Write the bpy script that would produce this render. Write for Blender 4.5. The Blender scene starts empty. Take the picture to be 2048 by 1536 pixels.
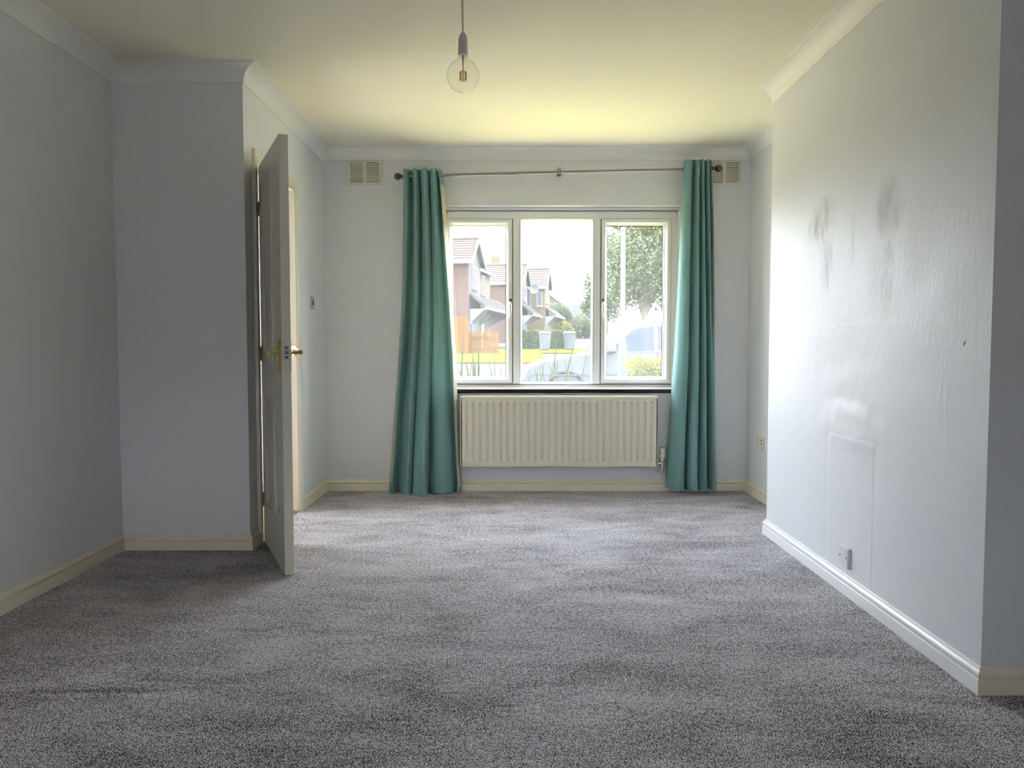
import bpy, bmesh, math, random
from mathutils import Vector, Matrix, noise

# ---------------------------------------------------------------- camera, sky, sun, exposure
SC = bpy.context.scene
COL = SC.collection
F, H, HZ = 1538.0, 1.051, 690.0            # focal length in pixels of a 2048 wide frame, eye height, horizon row
PITCH = math.atan((768 - HZ) / F)
SP, CP = math.sin(PITCH), math.cos(PITCH)
cam = bpy.data.cameras.new('camera')
cam.sensor_width = 36.0
cam.lens = F / 2048 * 36.0
cam.clip_end = 2000
camo = bpy.data.objects.new('camera', cam)
camo.location = (0, 0, H)
camo.rotation_euler = (math.pi / 2 - PITCH, 0, 0)
COL.objects.link(camo)
SC.camera = camo

SKY_STRENGTH = 14.5
SUN_STRENGTH = 20.0
EXPOSURE = 0.52
world = bpy.data.worlds.new('sky')
SC.world = world
world.use_nodes = True
nt = world.node_tree
nt.nodes.clear()
tc = nt.nodes.new('ShaderNodeTexCoord')
mp = nt.nodes.new('ShaderNodeMapping'); mp.inputs['Scale'].default_value = (1, 1, 2.6)
nz = nt.nodes.new('ShaderNodeTexNoise'); nz.inputs['Scale'].default_value = 3.2; nz.inputs['Detail'].default_value = 6
rp = nt.nodes.new('ShaderNodeValToRGB')
rp.color_ramp.elements[0].position = 0.36; rp.color_ramp.elements[0].color = (0.60, 0.76, 1.0, 1)
rp.color_ramp.elements[1].position = 0.60; rp.color_ramp.elements[1].color = (0.95, 0.97, 1.0, 1)
bg = nt.nodes.new('ShaderNodeBackground'); bg.inputs['Strength'].default_value = SKY_STRENGTH
wo = nt.nodes.new('ShaderNodeOutputWorld')
nt.links.new(tc.outputs['Generated'], mp.inputs['Vector']); nt.links.new(mp.outputs['Vector'], nz.inputs['Vector'])
nt.links.new(nz.outputs['Fac'], rp.inputs['Fac']); nt.links.new(rp.outputs['Color'], bg.inputs['Color'])
nt.links.new(bg.outputs['Background'], wo.inputs['Surface'])

sun = bpy.data.lights.new('sun', 'SUN')
sun.energy = SUN_STRENGTH; sun.angle = math.radians(1.0); sun.color = (1.0, 0.93, 0.80)
suno = bpy.data.objects.new('sun', sun)
# light arrives high up from the left, along the front of the house: it never enters the window
sd = Vector((0.52, -0.04, -0.85)).normalized()
suno.rotation_euler = sd.to_track_quat('-Z', 'Y').to_euler()
COL.objects.link(suno)

vs = SC.view_settings
vs.view_transform = 'Standard'; vs.look = 'None'; vs.gamma = 1.0; vs.exposure = EXPOSURE
vs.use_curve_mapping = False
cy = SC.cycles
cy.max_bounces = 7; cy.diffuse_bounces = 5; cy.glossy_bounces = 3; cy.transparent_max_bounces = 12
cy.transmission_bounces = 4; cy.sample_clamp_indirect = 12.0
cy.use_adaptive_sampling = True; cy.adaptive_threshold = 0.05
cy.use_light_tree = False
cy.use_denoising = True

# ---------------------------------------------------------------- pixel helpers
def ray(px, py):
    u, v = (px - 1024) / F, (768 - py) / F
    return Vector((u, CP + v * SP, -SP + v * CP))
def at(px, py, Y):
    d = ray(px, py); t = Y / d.y
    return Vector((d.x * t, Y, H + d.z * t))

# ---------------------------------------------------------------- mesh builder
class MB:
    def __init__(s):
        s.v, s.f = [], []
    def add(s, vs_, fs):
        n = len(s.v)
        s.v += [tuple(p) for p in vs_]
        s.f += [tuple(i + n for i in q) for q in fs]
        return s
    def box(s, x0, x1, y0, y1, z0, z1):
        return s.add([(x0,y0,z0),(x1,y0,z0),(x1,y1,z0),(x0,y1,z0),(x0,y0,z1),(x1,y0,z1),(x1,y1,z1),(x0,y1,z1)],
                     [(0,3,2,1),(4,5,6,7),(0,1,5,4),(1,2,6,5),(2,3,7,6),(3,0,4,7)])
    def prism(s, poly, z0, z1, fn=lambda a, b, h: (a, b, h)):
        n = len(poly)
        s.add([fn(a, b, z0) for a, b in poly] + [fn(a, b, z1) for a, b in poly],
              [tuple(range(n))[::-1], tuple(range(n, 2 * n))] + [(i, (i+1) % n, (i+1) % n + n, i + n) for i in range(n)])
        return s
    def tube(s, pts, r, n=10, caps=True):
        pts = [Vector(p) for p in pts]
        rr = r if isinstance(r, (list, tuple)) else [r] * len(pts)
        vv, ff = [], []
        up = None
        for i, p in enumerate(pts):
            t = (pts[min(i+1, len(pts)-1)] - pts[max(i-1, 0)]).normalized()
            if up is None:
                a = Vector((0, 0, 1)) if abs(t.z) < 0.9 else Vector((1, 0, 0))
                up = (a - t * a.dot(t)).normalized()
            else:
                up = (up - t * up.dot(t)).normalized()
            b = t.cross(up)
            for k in range(n):
                an = 2 * math.pi * k / n
                vv.append(p + (up * math.cos(an) + b * math.sin(an)) * rr[i])
        for i in range(len(pts) - 1):
            for k in range(n):
                ff.append((i*n+k, i*n+(k+1) % n, (i+1)*n+(k+1) % n, (i+1)*n+k))
        if caps:
            ff.append(tuple(range(n))[::-1]); ff.append(tuple((len(pts)-1)*n + k for k in range(n)))
        return s.add(vv, ff)
    def lathe(s, prof, o=(0, 0, 0), axis='z', n=20):
        vv, ff = [], []
        m = len(prof)
        for r, h in prof:
            for k in range(n):
                a = 2 * math.pi * k / n
                c, d = r * math.cos(a), r * math.sin(a)
                p = {'z': (c, d, h), 'x': (h, c, d), 'y': (c, h, d)}[axis]
                vv.append((p[0]+o[0], p[1]+o[1], p[2]+o[2]))
        for i in range(m - 1):
            for k in range(n):
                ff.append((i*n+k, i*n+(k+1) % n, (i+1)*n+(k+1) % n, (i+1)*n+k))
        if prof[0][0] > 1e-6: ff.append(tuple(range(n)))
        if prof[-1][0] > 1e-6: ff.append(tuple((m-1)*n + k for k in range(n)))
        return s.add(vv, ff)
    def sweep(s, path, prof, fn, closed=False, caps=True):
        """profile (offset to the left of the path, height) swept along a 2d path with mitred corners"""
        n = len(path); m = len(prof)
        nor = []
        segs = n if closed else n - 1
        for i in range(segs):
            a, b = path[i], path[(i+1) % n]
            L = math.hypot(b[0]-a[0], b[1]-a[1])
            nor.append((-(b[1]-a[1])/L, (b[0]-a[0])/L))
        vv, ff = [], []
        for i in range(n):
            if closed: n1, n2 = nor[i-1], nor[i]
            else: n1, n2 = nor[max(i-1, 0)], nor[min(i, segs-1)]
            k = 1 + n1[0]*n2[0] + n1[1]*n2[1]
            o = ((n1[0]+n2[0])/k, (n1[1]+n2[1])/k)
            for q, h in prof:
                vv.append(fn(path[i][0]+o[0]*q, path[i][1]+o[1]*q, h))
        for i in range(segs):
            j = (i+1) % n
            for k in range(m):
                ff.append((i*m+k, i*m+(k+1) % m, j*m+(k+1) % m, j*m+k))
        if not closed and caps:
            ff.append(tuple(range(m))); ff.append(tuple((n-1)*m+k for k in range(m)))
        return s.add(vv, ff)
    def grid(s, rows):
        nr, nc = len(rows), len(rows[0])
        return s.add([p for r in rows for p in r],
                     [(i*nc+j, i*nc+j+1, (i+1)*nc+j+1, (i+1)*nc+j) for i in range(nr-1) for j in range(nc-1)])
    def build(s, name, mat, parent=None, smooth=None, M=None, bevel=0, recalc=True, solid=0):
        me = bpy.data.meshes.new(name)
        vv = s.v if M is None else [tuple(M @ Vector(p)) for p in s.v]
        me.from_pydata(vv, [], s.f)
        if recalc:
            bm = bmesh.new(); bm.from_mesh(me)
            bmesh.ops.recalc_face_normals(bm, faces=bm.faces)
            bm.to_mesh(me); bm.free()
        me.materials.append(mat)
        if smooth is not None:
            me.shade_smooth()
            me.set_sharp_from_angle(angle=math.radians(smooth))
        o = bpy.data.objects.new(name, me)
        COL.objects.link(o)
        if parent is not None: o.parent = parent
        if solid:
            md = o.modifiers.new('solid', 'SOLIDIFY'); md.thickness = solid
        if bevel:
            md = o.modifiers.new('bevel', 'BEVEL'); md.width = bevel; md.segments = 2; md.limit_method = 'ANGLE'
        return o

def tag(o, label=None, cat=None, group=None, kind=None):
    if label: o['label'] = label
    if cat: o['category'] = cat
    if group: o['group'] = group
    if kind: o['kind'] = kind
    return o
def empty(name, loc=(0, 0, 0), rz=0.0, **kw):
    o = bpy.data.objects.new(name, None)
    o.location = loc; o.rotation_euler = (0, 0, rz); o.empty_display_size = 0.1
    COL.objects.link(o)
    return tag(o, **kw)
def copy_tree(o, parent=None):
    c = o.copy(); COL.objects.link(c); c.parent = parent
    for ch in list(o.children): copy_tree(ch, c)
    return c

# ---------------------------------------------------------------- materials
class N:
    """tiny node helper"""
    def __init__(s, name):
        s.m = bpy.data.materials.new(name); s.m.use_nodes = True
        s.t = s.m.node_tree
        s.t.nodes.clear()
        s.out = s.new('ShaderNodeOutputMaterial')
    def new(s, typ, **kw):
        n = s.t.nodes.new(typ)
        for k, v in kw.items(): setattr(n, k, v)
        return n
    def link(s, a, b): s.t.links.new(a, b)
    def val(s, inp, v):
        if hasattr(v, 'is_linked') or isinstance(v, bpy.types.NodeSocket): s.link(v, inp)
        else: inp.default_value = v
    def coord(s): 
        return s.new('ShaderNodeTexCoord').outputs['Object']
    def noise(s, vec, scale, detail=3, rough=0.5, dist=0.0):
        n = s.new('ShaderNodeTexNoise')
        n.inputs['Scale'].default_value = scale; n.inputs['Detail'].default_value = detail
        n.inputs['Roughness'].default_value = rough; n.inputs['Distortion'].default_value = dist
        s.link(vec, n.inputs['Vector'])
        return n.outputs['Fac']
    def mapping(s, vec, scale=(1, 1, 1), loc=(0, 0, 0)):
        n = s.new('ShaderNodeMapping'); n.inputs['Scale'].default_value = scale; n.inputs['Location'].default_value = loc
        s.link(vec, n.inputs['Vector']); return n.outputs['Vector']
    def math(s, op, a, b=0.0, clamp=False):
        n = s.new('ShaderNodeMath', operation=op); n.use_clamp = clamp
        s.val(n.inputs[0], a); s.val(n.inputs[1], b); return n.outputs[0]
    def ramp(s, fac, stops):
        n = s.new('ShaderNodeValToRGB')
        e = n.color_ramp.elements
        while len(e) < len(stops): e.new(0.5)
        for i, (p, c) in enumerate(stops):
            e[i].position = p
            e[i].color = (c, c, c, 1) if isinstance(c, (int, float)) else (c[0], c[1], c[2], 1)
        s.link(fac, n.inputs['Fac']); return n.outputs['Color']
    def mix(s, fac, a, b):
        n = s.new('ShaderNodeMix', data_type='RGBA')
        s.val(n.inputs[0], fac)
        for i, c in ((6, a), (7, b)):
            if isinstance(c, bpy.types.NodeSocket): s.link(c, n.inputs[i])
            else: n.inputs[i].default_value = (c[0], c[1], c[2], 1)
        return n.outputs[2]
    def smooth(s, v, lo, hi):
        n = s.new('ShaderNodeMapRange', interpolation_type='SMOOTHSTEP')
        s.val(n.inputs[0], v); n.inputs[1].default_value = lo; n.inputs[2].default_value = hi
        return n.outputs[0]
    def bump(s, height, strength=0.3, dist=0.01):
        n = s.new('ShaderNodeBump'); n.inputs['Strength'].default_value = strength; n.inputs['Distance'].default_value = dist
        s.link(height, n.inputs['Height']); return n.outputs['Normal']
    def principled(s, base, rough=0.5, metal=0.0, normal=None, **kw):
        p = s.new('ShaderNodeBsdfPrincipled')
        if isinstance(base, bpy.types.NodeSocket): s.link(base, p.inputs['Base Color'])
        else: p.inputs['Base Color'].default_value = (base[0], base[1], base[2], 1)
        s.val(p.inputs['Roughness'], rough); p.inputs['Metallic'].default_value = metal
        if normal is not None: s.link(normal, p.inputs['Normal'])
        for k, v in kw.items():
            s.val(p.inputs[k.replace('_', ' ')], v)
        return p.outputs['BSDF']
    def done(s, shader):
        s.link(shader, s.out.inputs['Surface']); return s.m

def simple(name, c, rough=0.5, metal=0.0, var=0.08, vscale=6.0, bump=0.0, bscale=60.0, **kw):
    n = N(name); co = n.coord()
    f = n.noise(co, vscale, 2)
    a = tuple(max(0, x * (1 - var)) for x in c); b = tuple(min(1, x * (1 + var)) for x in c)
    base = n.mix(f, a, b)
    nor = n.bump(n.noise(co, bscale, 3), bump, 0.002) if bump else None
    return n.done(n.principled(base, rough, metal, nor, **kw))

M = {}
PAINT = (0.77, 0.78, 0.805)
def wall_paint():
    n = N('wall_paint'); co = n.coord()
    f = n.noise(co, 1.3, 2)
    base = n.mix(f, tuple(x * .97 for x in PAINT), tuple(x * 1.03 for x in PAINT))
    h = n.math('ADD', n.noise(co, 220, 1), n.math('MULTIPLY', n.noise(co, 14, 2), 1.2))
    return n.done(n.principled(base, 0.55, 0, n.bump(h, 0.12, 0.002)))
M['paint'] = wall_paint()

def breast_paint():
    """semi-gloss repainted chimney breast: patched plaster, a filled cable chase, soot smudges, a nail hole"""
    n = N('chimney_breast_paint'); co = n.coord()
    sep = n.new('ShaderNodeSeparateXYZ'); n.link(co, sep.inputs[0])
    Y, Z = sep.outputs[1], sep.outputs[2]
    warp = n.noise(co, 9, 2, 0.6)
    warp2 = n.noise(n.mapping(co, (1, 1, .7), (3, 7, 2)), 6, 1, 0.5)
    def blob(y, z, ry, rz, w=0.9, warp=warp):
        a = n.math('DIVIDE', n.math('SUBTRACT', Y, y), ry); b = n.math('DIVIDE', n.math('SUBTRACT', Z, z), rz)
        d = n.math('SQRT', n.math('ADD', n.math('MULTIPLY', a, a), n.math('MULTIPLY', b, b)))
        d = n.math('ADD', d, n.math('MULTIPLY', n.math('SUBTRACT', warp, 0.5), w * 2))
        return n.math('SUBTRACT', 1.0, n.smooth(d, 0.35, 1.05))
    streak = n.ramp(n.noise(n.mapping(co, (1, 20, 8)), 1.0, 4, 0.7), [(0.38, 0.0), (0.66, 1.0)])
    streak2 = n.ramp(n.noise(n.mapping(co, (1, 34, 7), (5, 1, 3)), 1.0, 4, 0.7), [(0.35, 0.0), (0.7, 1.0)])
    s1 = n.math('MULTIPLY', blob(3.55, 1.60, .17, .13, .6), n.math('ADD', n.math('MULTIPLY', streak, .75), .2))
    s1b = n.math('MULTIPLY', blob(3.49, 1.44, .09, .17, .5), n.math('MULTIPLY', streak2, .8))
    s2 = n.math('MULTIPLY', blob(2.93, 1.56, .13, .15, .5), n.math('ADD', n.math('MULTIPLY', streak2, .45), .25))
    s2b = n.math('MULTIPLY', blob(2.91, 1.35, .07, .20, .5), n.math('MULTIPLY', streak, .55))
    s3 = n.math('MULTIPLY', blob(3.22, 1.50, .03, .16, .3), n.math('MULTIPLY', streak2, .5))
    soot = n.math('ADD', n.math('ADD', n.math('MAXIMUM', s1, s1b), n.math('MAXIMUM', s2, s2b)), s3, True)
    hole = blob(2.405, 1.054, .011, .012, .25)
    soot = n.math('ADD', n.math('MULTIPLY', soot, 0.75), n.math('MULTIPLY', hole, .7), True)
    f = n.noise(co, 1.1, 4)
    base = n.mix(f, tuple(x * .88 for x in PAINT), tuple(x * .93 for x in PAINT))
    base = n.mix(soot, base, (0.23, 0.212, 0.18))
    # relief
    def box(y0, y1, z0, z1, e=0.015):
        a = n.math('MULTIPLY', n.smooth(Y, y0 - e, y0 + e), n.math('SUBTRACT', 1.0, n.smooth(Y, y1 - e, y1 + e)))
        b = n.math('MULTIPLY', n.smooth(Z, z0 - e, z0 + e), n.math('SUBTRACT', 1.0, n.smooth(Z, z1 - e, z1 + e)))
        return n.math('MULTIPLY', a, b)
    chase = box(2.99, 3.41, -.1, .66, .010)
    fine = n.noise(co, 150, 1, .6)
    orange = n.noise(n.mapping(co, (1, 1, .45)), 46, 2, .6)
    big = n.noise(co, 2.6, 1)
    rough_zone = n.math('MAXIMUM', box(2.2, 4.3, .95, 1.75, .2), 0.25)
    h = n.math('MULTIPLY', n.math('ADD', n.math('MULTIPLY', fine, .10), n.math('MULTIPLY', orange, .45)), rough_zone)
    h = n.math('ADD', h, n.math('MULTIPLY', big, 3.2))
    h = n.math('ADD', h, n.math('MULTIPLY', chase, .6))
    patch = n.math('MULTIPLY', blob(3.21, .71, .36, .12, .5, warp2), n.math('ADD', n.math('MULTIPLY', warp2, 4.0), .5))
    h = n.math('ADD', h, patch)
    patch2 = n.math('MULTIPLY', blob(3.15, .86, .5, .16, .5, warp2), n.math('MULTIPLY', warp2, 2.4))
    h = n.math('ADD', h, patch2)
    scar = n.math('MULTIPLY', box(2.49, 2.54, .62, 1.10, .03), n.math('MULTIPLY', n.smooth(n.noise(n.mapping(co, (1, 40, 7)), 1.0, 2, .6),   .5, .64), .45))
    h = n.math('ADD', h, scar)
    h = n.math('ADD', h, n.math('MULTIPLY', box(2.35, 3.95, .40, 1.14, .012), .18))
    h = n.math('SUBTRACT', h, n.math('MULTIPLY', hole, 2.0))
    nor = n.bump(h, 0.75, 0.004)
    rough = n.math('ADD', 0.42, n.math('MULTIPLY', warp2, .14))
    return n.done(n.principled(base, rough, 0, nor, Specular_IOR_Level=0.42))
M['breast'] = breast_paint()

M['ceiling'] = simple('ceiling_paint', (0.86, 0.82, 0.68), 0.7, var=.03, vscale=1.2, bump=.08, bscale=160)
M['coving'] = simple('coving_paint', (0.84, 0.83, 0.80), 0.55, var=.02, bump=.05, bscale=80)
def gloss_trim(name, c, chips=0.0):
    n = N(name); co = n.coord()
    f = n.noise(co, 3, 4)
    base = n.mix(f, tuple(x * .95 for x in c), tuple(min(1, x * 1.04) for x in c))
    ch = n.ramp(n.noise(co, 40, 5, .65), [(0.70, 0.0), (0.74, 1.0)])
    base = n.mix(n.math('MULTIPLY', ch, chips), base, (0.16, 0.10, 0.08))
    return n.done(n.principled(base, 0.28, 0, n.bump(n.noise(co, 70, 3), .06, .002)))
M['skirting'] = gloss_trim('skirting_gloss', (0.83, 0.77, 0.61), .5)
M['skirtwhite'] = gloss_trim('white_skirting_gloss', (0.80, 0.80, 0.80), .15)  # whiter base colour, only for the chimney run
M['doorpaint'] = gloss_trim('door_gloss', (0.70, 0.67, 0.58), .25)
M['archpaint'] = gloss_trim('architrave_gloss', (0.78, 0.75, 0.66), .2)
M['upvc'] = simple('white_plastic_frame', (0.89, 0.90, 0.89), 0.28, var=.02)
M['gasket'] = simple('black_gasket', (0.03, 0.03, 0.035), 0.6)
M['radiator'] = simple('radiator_enamel', (0.78, 0.74, 0.63), 0.32, var=.02, vscale=2)
M['vent'] = simple('vent_plastic', (0.72, 0.70, 0.58), 0.45, var=.03)
M['ventback'] = simple('vent_shadow_mesh', (0.13, 0.12, 0.09), 0.8)
M['dark'] = simple('dark_void', (0.02, 0.02, 0.02), 0.9)
M['chrome'] = simple('chrome', (0.72, 0.72, 0.73), 0.16, 1.0, var=.02)
M['steel'] = simple('brushed_nickel', (0.33, 0.315, 0.295), 0.26, 1.0, var=.05)
M['gunmetal'] = simple('gunmetal', (0.17, 0.155, 0.145), 0.24, 1.0, var=.05)
M['brass'] = simple('polished_brass', (0.72, 0.50, 0.16), 0.2, 1.0, var=.05)
M['whiteplastic'] = simple('white_plastic', (0.80, 0.80, 0.80), 0.35, var=.02)
M['creamplastic'] = simple('cream_plastic', (0.72, 0.68, 0.55), 0.4, var=.02)
M['greyplastic'] = simple('pale_grey_plastic', (0.55, 0.53, 0.51), 0.4, var=.03)
M['copperpaint'] = simple('painted_pipe', (0.75, 0.73, 0.66), 0.4)
M['plate'] = simple('blank_plate_plastic', (0.66, 0.66, 0.70), 0.35, var=.02)

def wood(name, a, b, rough, sc=(2, 30, 30), bump=.05, **kw):
    n = N(name); co = n.coord()
    f = n.noise(n.mapping(co, sc), 1.5, 5, .6, .6)
    return n.done(n.principled(n.mix(f, a, b), rough, 0, n.bump(f, bump, .002), **kw))
M['sill'] = wood('dark_mahogany', (0.018, 0.006, 0.006), (0.05, 0.015, 0.014), 0.12)
M['hallfloor'] = wood('hall_laminate', (0.40, 0.22, 0.09), (0.55, 0.33, 0.15), 0.3)
M['threshold'] = simple('brass_threshold', (0.72, 0.48, 0.20), 0.3, 0.8)

def carpet():
    n = N('carpet_pile'); co = n.coord()
    tuft = n.noise(co, 230, 1, .55)
    mid = n.noise(co, 60, 1, .6)
    patch = n.noise(n.mapping(co, (1, 2.2, 1)), 1.7, 3, .62, .8)
    patch2 = n.noise(n.mapping(co, (1, 1.6, 1), (4, 2, 0)), 5.5, 3, .6, .5)
    k = n.math('ADD', n.math('MULTIPLY', tuft, .80), n.math('MULTIPLY', mid, .20))
    k = n.math('ADD', k, n.math('MULTIPLY', n.math('SUBTRACT', patch, .5), .16))
    k = n.math('ADD', k, n.math('MULTIPLY', n.math('SUBTRACT', patch2, .5), .09))
    base = n.ramp(k, [(0.39, (0.026, 0.023, 0.023)), (0.46, (0.138, 0.126, 0.129)), (0.53, (0.345, 0.318, 0.328)), (0.62, (0.74, 0.71, 0.715))])
    h = n.math('ADD', tuft, n.math('MULTIPLY', mid, .8))
    h = n.math('ADD', h, n.math('MULTIPLY', patch2, 2.5))
    # two raised creases in the pile on the left and a shallow dent mark on the right
    sep = n.new('ShaderNodeSeparateXYZ'); n.link(co, sep.inputs[0])
    X_, Y_ = sep.outputs[0], n.math('ADD', sep.outputs[1], n.math('MULTIPLY', n.noise(co, 4, 2), .05))
    def crease(x0, x1, y, w):
        a = n.math('MULTIPLY', n.smooth(X_, x0 - .06, x0 + .06), n.math('SUBTRACT', 1.0, n.smooth(X_, x1 - .06, x1 + .06)))
        b = n.math('SUBTRACT', 1.0, n.smooth(n.math('ABSOLUTE', n.math('SUBTRACT', Y_, y)), 0.0, w))
        return n.math('MULTIPLY', a, b)
    h = n.math('SUBTRACT', h, n.math('MULTIPLY', crease(-1.46, -1.08, 2.30, .030), 3.0))
    h = n.math('SUBTRACT', h, n.math('MULTIPLY', crease(-1.17, -1.09, 2.375, .025), 2.5))
    h = n.math('SUBTRACT', h, n.math('MULTIPLY', crease(.94, 1.10, 3.40, .012), 1.5))
    return n.done(n.principled(base, 0.75, 0, n.bump(h, 0.8, .004), Sheen_Weight=n.smooth(k, .40, .54), Sheen_Roughness=0.42, Sheen_Tint=(1.0, 0.93, 0.96, 1.0), Specular_IOR_Level=n.math('MULTIPLY', n.smooth(k, .40, .56), .7)))
M['carpet'] = carpet()

def fabric(name, c, transl, rough=.85, weave=420.0, streak=.14):
    n = N(name); co = n.coord()
    w1 = n.noise(n.mapping(co, (1, 1, .06)), weave * .5, 2)
    w2 = n.noise(n.mapping(co, (.06, .06, 1)), weave * .5, 2)
    w = n.math('ADD', n.math('MULTIPLY', w1, .5), n.math('MULTIPLY', w2, .5))
    st = n.noise(n.mapping(co, (1, 1, .03)), 60, 3)
    k = n.math('ADD', n.math('MULTIPLY', w, .6), n.math('MULTIPLY', st, .4))
    base = n.mix(k, tuple(x * (1 - 2.2 * streak) for x in c), tuple(min(1, x * (1 + 2.2 * streak)) for x in c))
    nor = n.bump(w, .35, .0015)
    p = n.principled(base, rough, 0, nor, Sheen_Weight=.15)
    t = n.new('ShaderNodeBsdfTranslucent'); n.link(base, t.inputs['Color'])
    mx = n.new('ShaderNodeMixShader'); mx.inputs[0].default_value = transl
    n.link(p, mx.inputs[1]); n.link(t.outputs[0], mx.inputs[2])
    return n.done(mx.outputs[0])
M['teal'] = fabric('teal_linen', (0.265, 0.485, 0.485), .34)
M['lining'] = fabric('cream_lining', (0.76, 0.70, 0.54), .42, .6, 300, .03)

def glass(name, dirt=0.0, tint=(1, 1, 1), refl=0.06):
    n = N(name); co = n.coord()
    tr = n.new('ShaderNodeBsdfTransparent'); tr.inputs['Color'].default_value = (*tint, 1)
    gl = n.new('ShaderNodeBsdfGlossy'); gl.inputs['Roughness'].default_value = .02
    lw = n.new('ShaderNodeLayerWeight'); lw.inputs['Blend'].default_value = .5
    fres = n.math('ADD', n.math('MULTIPLY', n.math('POWER', lw.outputs['Facing'], 4.0), .9), .04, True)
    mx = n.new('ShaderNodeMixShader')
    n.link(fres, mx.inputs[0]); n.link(tr.outputs[0], mx.inputs[1]); n.link(gl.outputs[0], mx.inputs[2])
    out = mx.outputs[0]
    if dirt:
        tl = n.new('ShaderNodeBsdfTranslucent'); tl.inputs['Color'].default_value = (.92, .93, .95, 1)
        wipe = n.noise(n.mapping(co, (14, 1, 3)), 1.0, 5, .6, 1.2)
        spots = n.noise(co, 5, 4, .6)
        d = n.math('MULTIPLY', n.math('ADD', n.math('MULTIPLY', wipe, 1.1), n.math('MULTIPLY', spots, .7)), dirt)
        m2 = n.new('ShaderNodeMixShader'); n.link(d, m2.inputs[0]); n.link(out, m2.inputs[1]); n.link(tl.outputs[0], m2.inputs[2])
        out = m2.outputs[0]
    return n.done(out)
M['pane'] = glass('dusty_window_glass', .018)
M['bulbglass'] = glass('clear_bulb_glass', 0, (.985, .98, .965))
M['amber'] = simple('amber_filament', (0.80, 0.38, 0.10), 0.4)
M['frosted'] = glass('frosted_hall_glass', .15)

# ---------------------------------------------------------------- room dimensions (metres)
D, XD, XL, XA, XR = 5.515, -1.345, -2.0, 1.688, 1.415
Y1, YC1, YC2, YN = 3.908, 2.275, 4.235, -1.6
CE = 2.435
DO0, DO1, DOH = 4.096, 4.808, 2.000            # clear door opening
WX0, WX1, WZ0, WZ1 = -0.495, 1.215, 0.735, 2.040   # window opening
S = 'structure'

loop = [(XL, YN), (XA, YN), (XA, YC1), (XR, YC1), (XR, YC2), (XA, YC2), (XA, D), (XD, D), (XD, Y1), (XL, Y1)]
tag(MB().prism(loop, -.12, 0).build('floor', M['carpet']), 'dark grey speckled fitted carpet', kind=S)
tag(MB().box(-3.2, 2.0, YN - .1, 5.815, CE, CE + .35).build('ceiling', M['ceiling']), 'off white painted ceiling', kind=S)
tag(MB().box(XL - .12, XL, YN - .1, Y1 + .1, -.12, CE).build('wall_left', M['paint']), 'pale grey lavender wall on the left', kind=S)
tag(MB().box(XL, XD, Y1, Y1 + .1, -.12, CE).build('wall_left_return', M['paint']), 'pale grey wall return beside the open door', kind=S)
mb = MB()
mb.box(XD - .1, XD, Y1 + .1, DO0 - .028, -.12, CE); mb.box(XD - .1, XD, DO1 + .028, D, -.12, CE)
mb.box(XD - .1, XD, DO0 - .028, DO1 + .028, DOH + .028, CE)
tag(mb.build('wall_door', M['paint']), 'pale grey wall with the doorway', kind=S)
mb = MB()
Y2 = D + .30
mb.box(-2.57, WX0, D, Y2, -.12, CE); mb.box(WX1, 2.0, D, Y2, -.12, CE)
mb.box(WX0, WX1, D, Y2, -.12, WZ0 - .03); mb.box(WX0, WX1, D, Y2, WZ1, CE)
tag(mb.build('wall_window', M['paint']), 'pale grey wall around the window', kind=S)
tag(MB().box(XA, XA + .12, YC2, D, -.12, CE).build('wall_right_alcove', M['paint']), 'pale grey alcove wall right of the window', kind=S)
tag(MB().box(XR, XA + .12, YC1, YC2, -.12, CE).build('wall_chimney_breast', M['breast']), 'patched semi-gloss chimney breast with soot smudges', kind=S)
tag(MB().box(XA, XA + .12, YN - .1, YC1, -.12, CE).build('wall_right_near', M['paint']), 'pale grey alcove wall nearest the camera', kind=S)
mb = MB(); NX0, NX1, NZ0, NZ1 = -1.93, -1.05, .34, .97      # added, unseen rear window: fill light for wall faces turned to the camera
mb.box(XL - .12, NX0, YN - .1, YN, -.12, CE); mb.box(NX1, XA + .12, YN - .1, YN, -.12, CE)
mb.box(NX0, NX1, YN - .1, YN, -.12, NZ0); mb.box(NX0, NX1, YN - .1, YN, NZ1, CE)
tag(mb.build('wall_near', M['paint']), 'pale grey wall behind the camera', kind=S)
w3 = empty('added_fill_window', (0, YN - .05, NZ0), label='small white framed window added behind the camera for fill light', kind=S)
MB().sweep([(NX0, 0), (NX1, 0), (NX1, NZ1 - NZ0), (NX0, NZ1 - NZ0)], [(0, 0), (.05, 0), (.05, .06), (0, .06)], lambda a, b, h: (a, h - .03, b), True).build('window_frame', M['upvc'], w3)
MB().box(NX0 + .045, NX1 - .045, -.003, .003, .045, NZ1 - NZ0 - .045).build('pane', M['pane'], w3)
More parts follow.
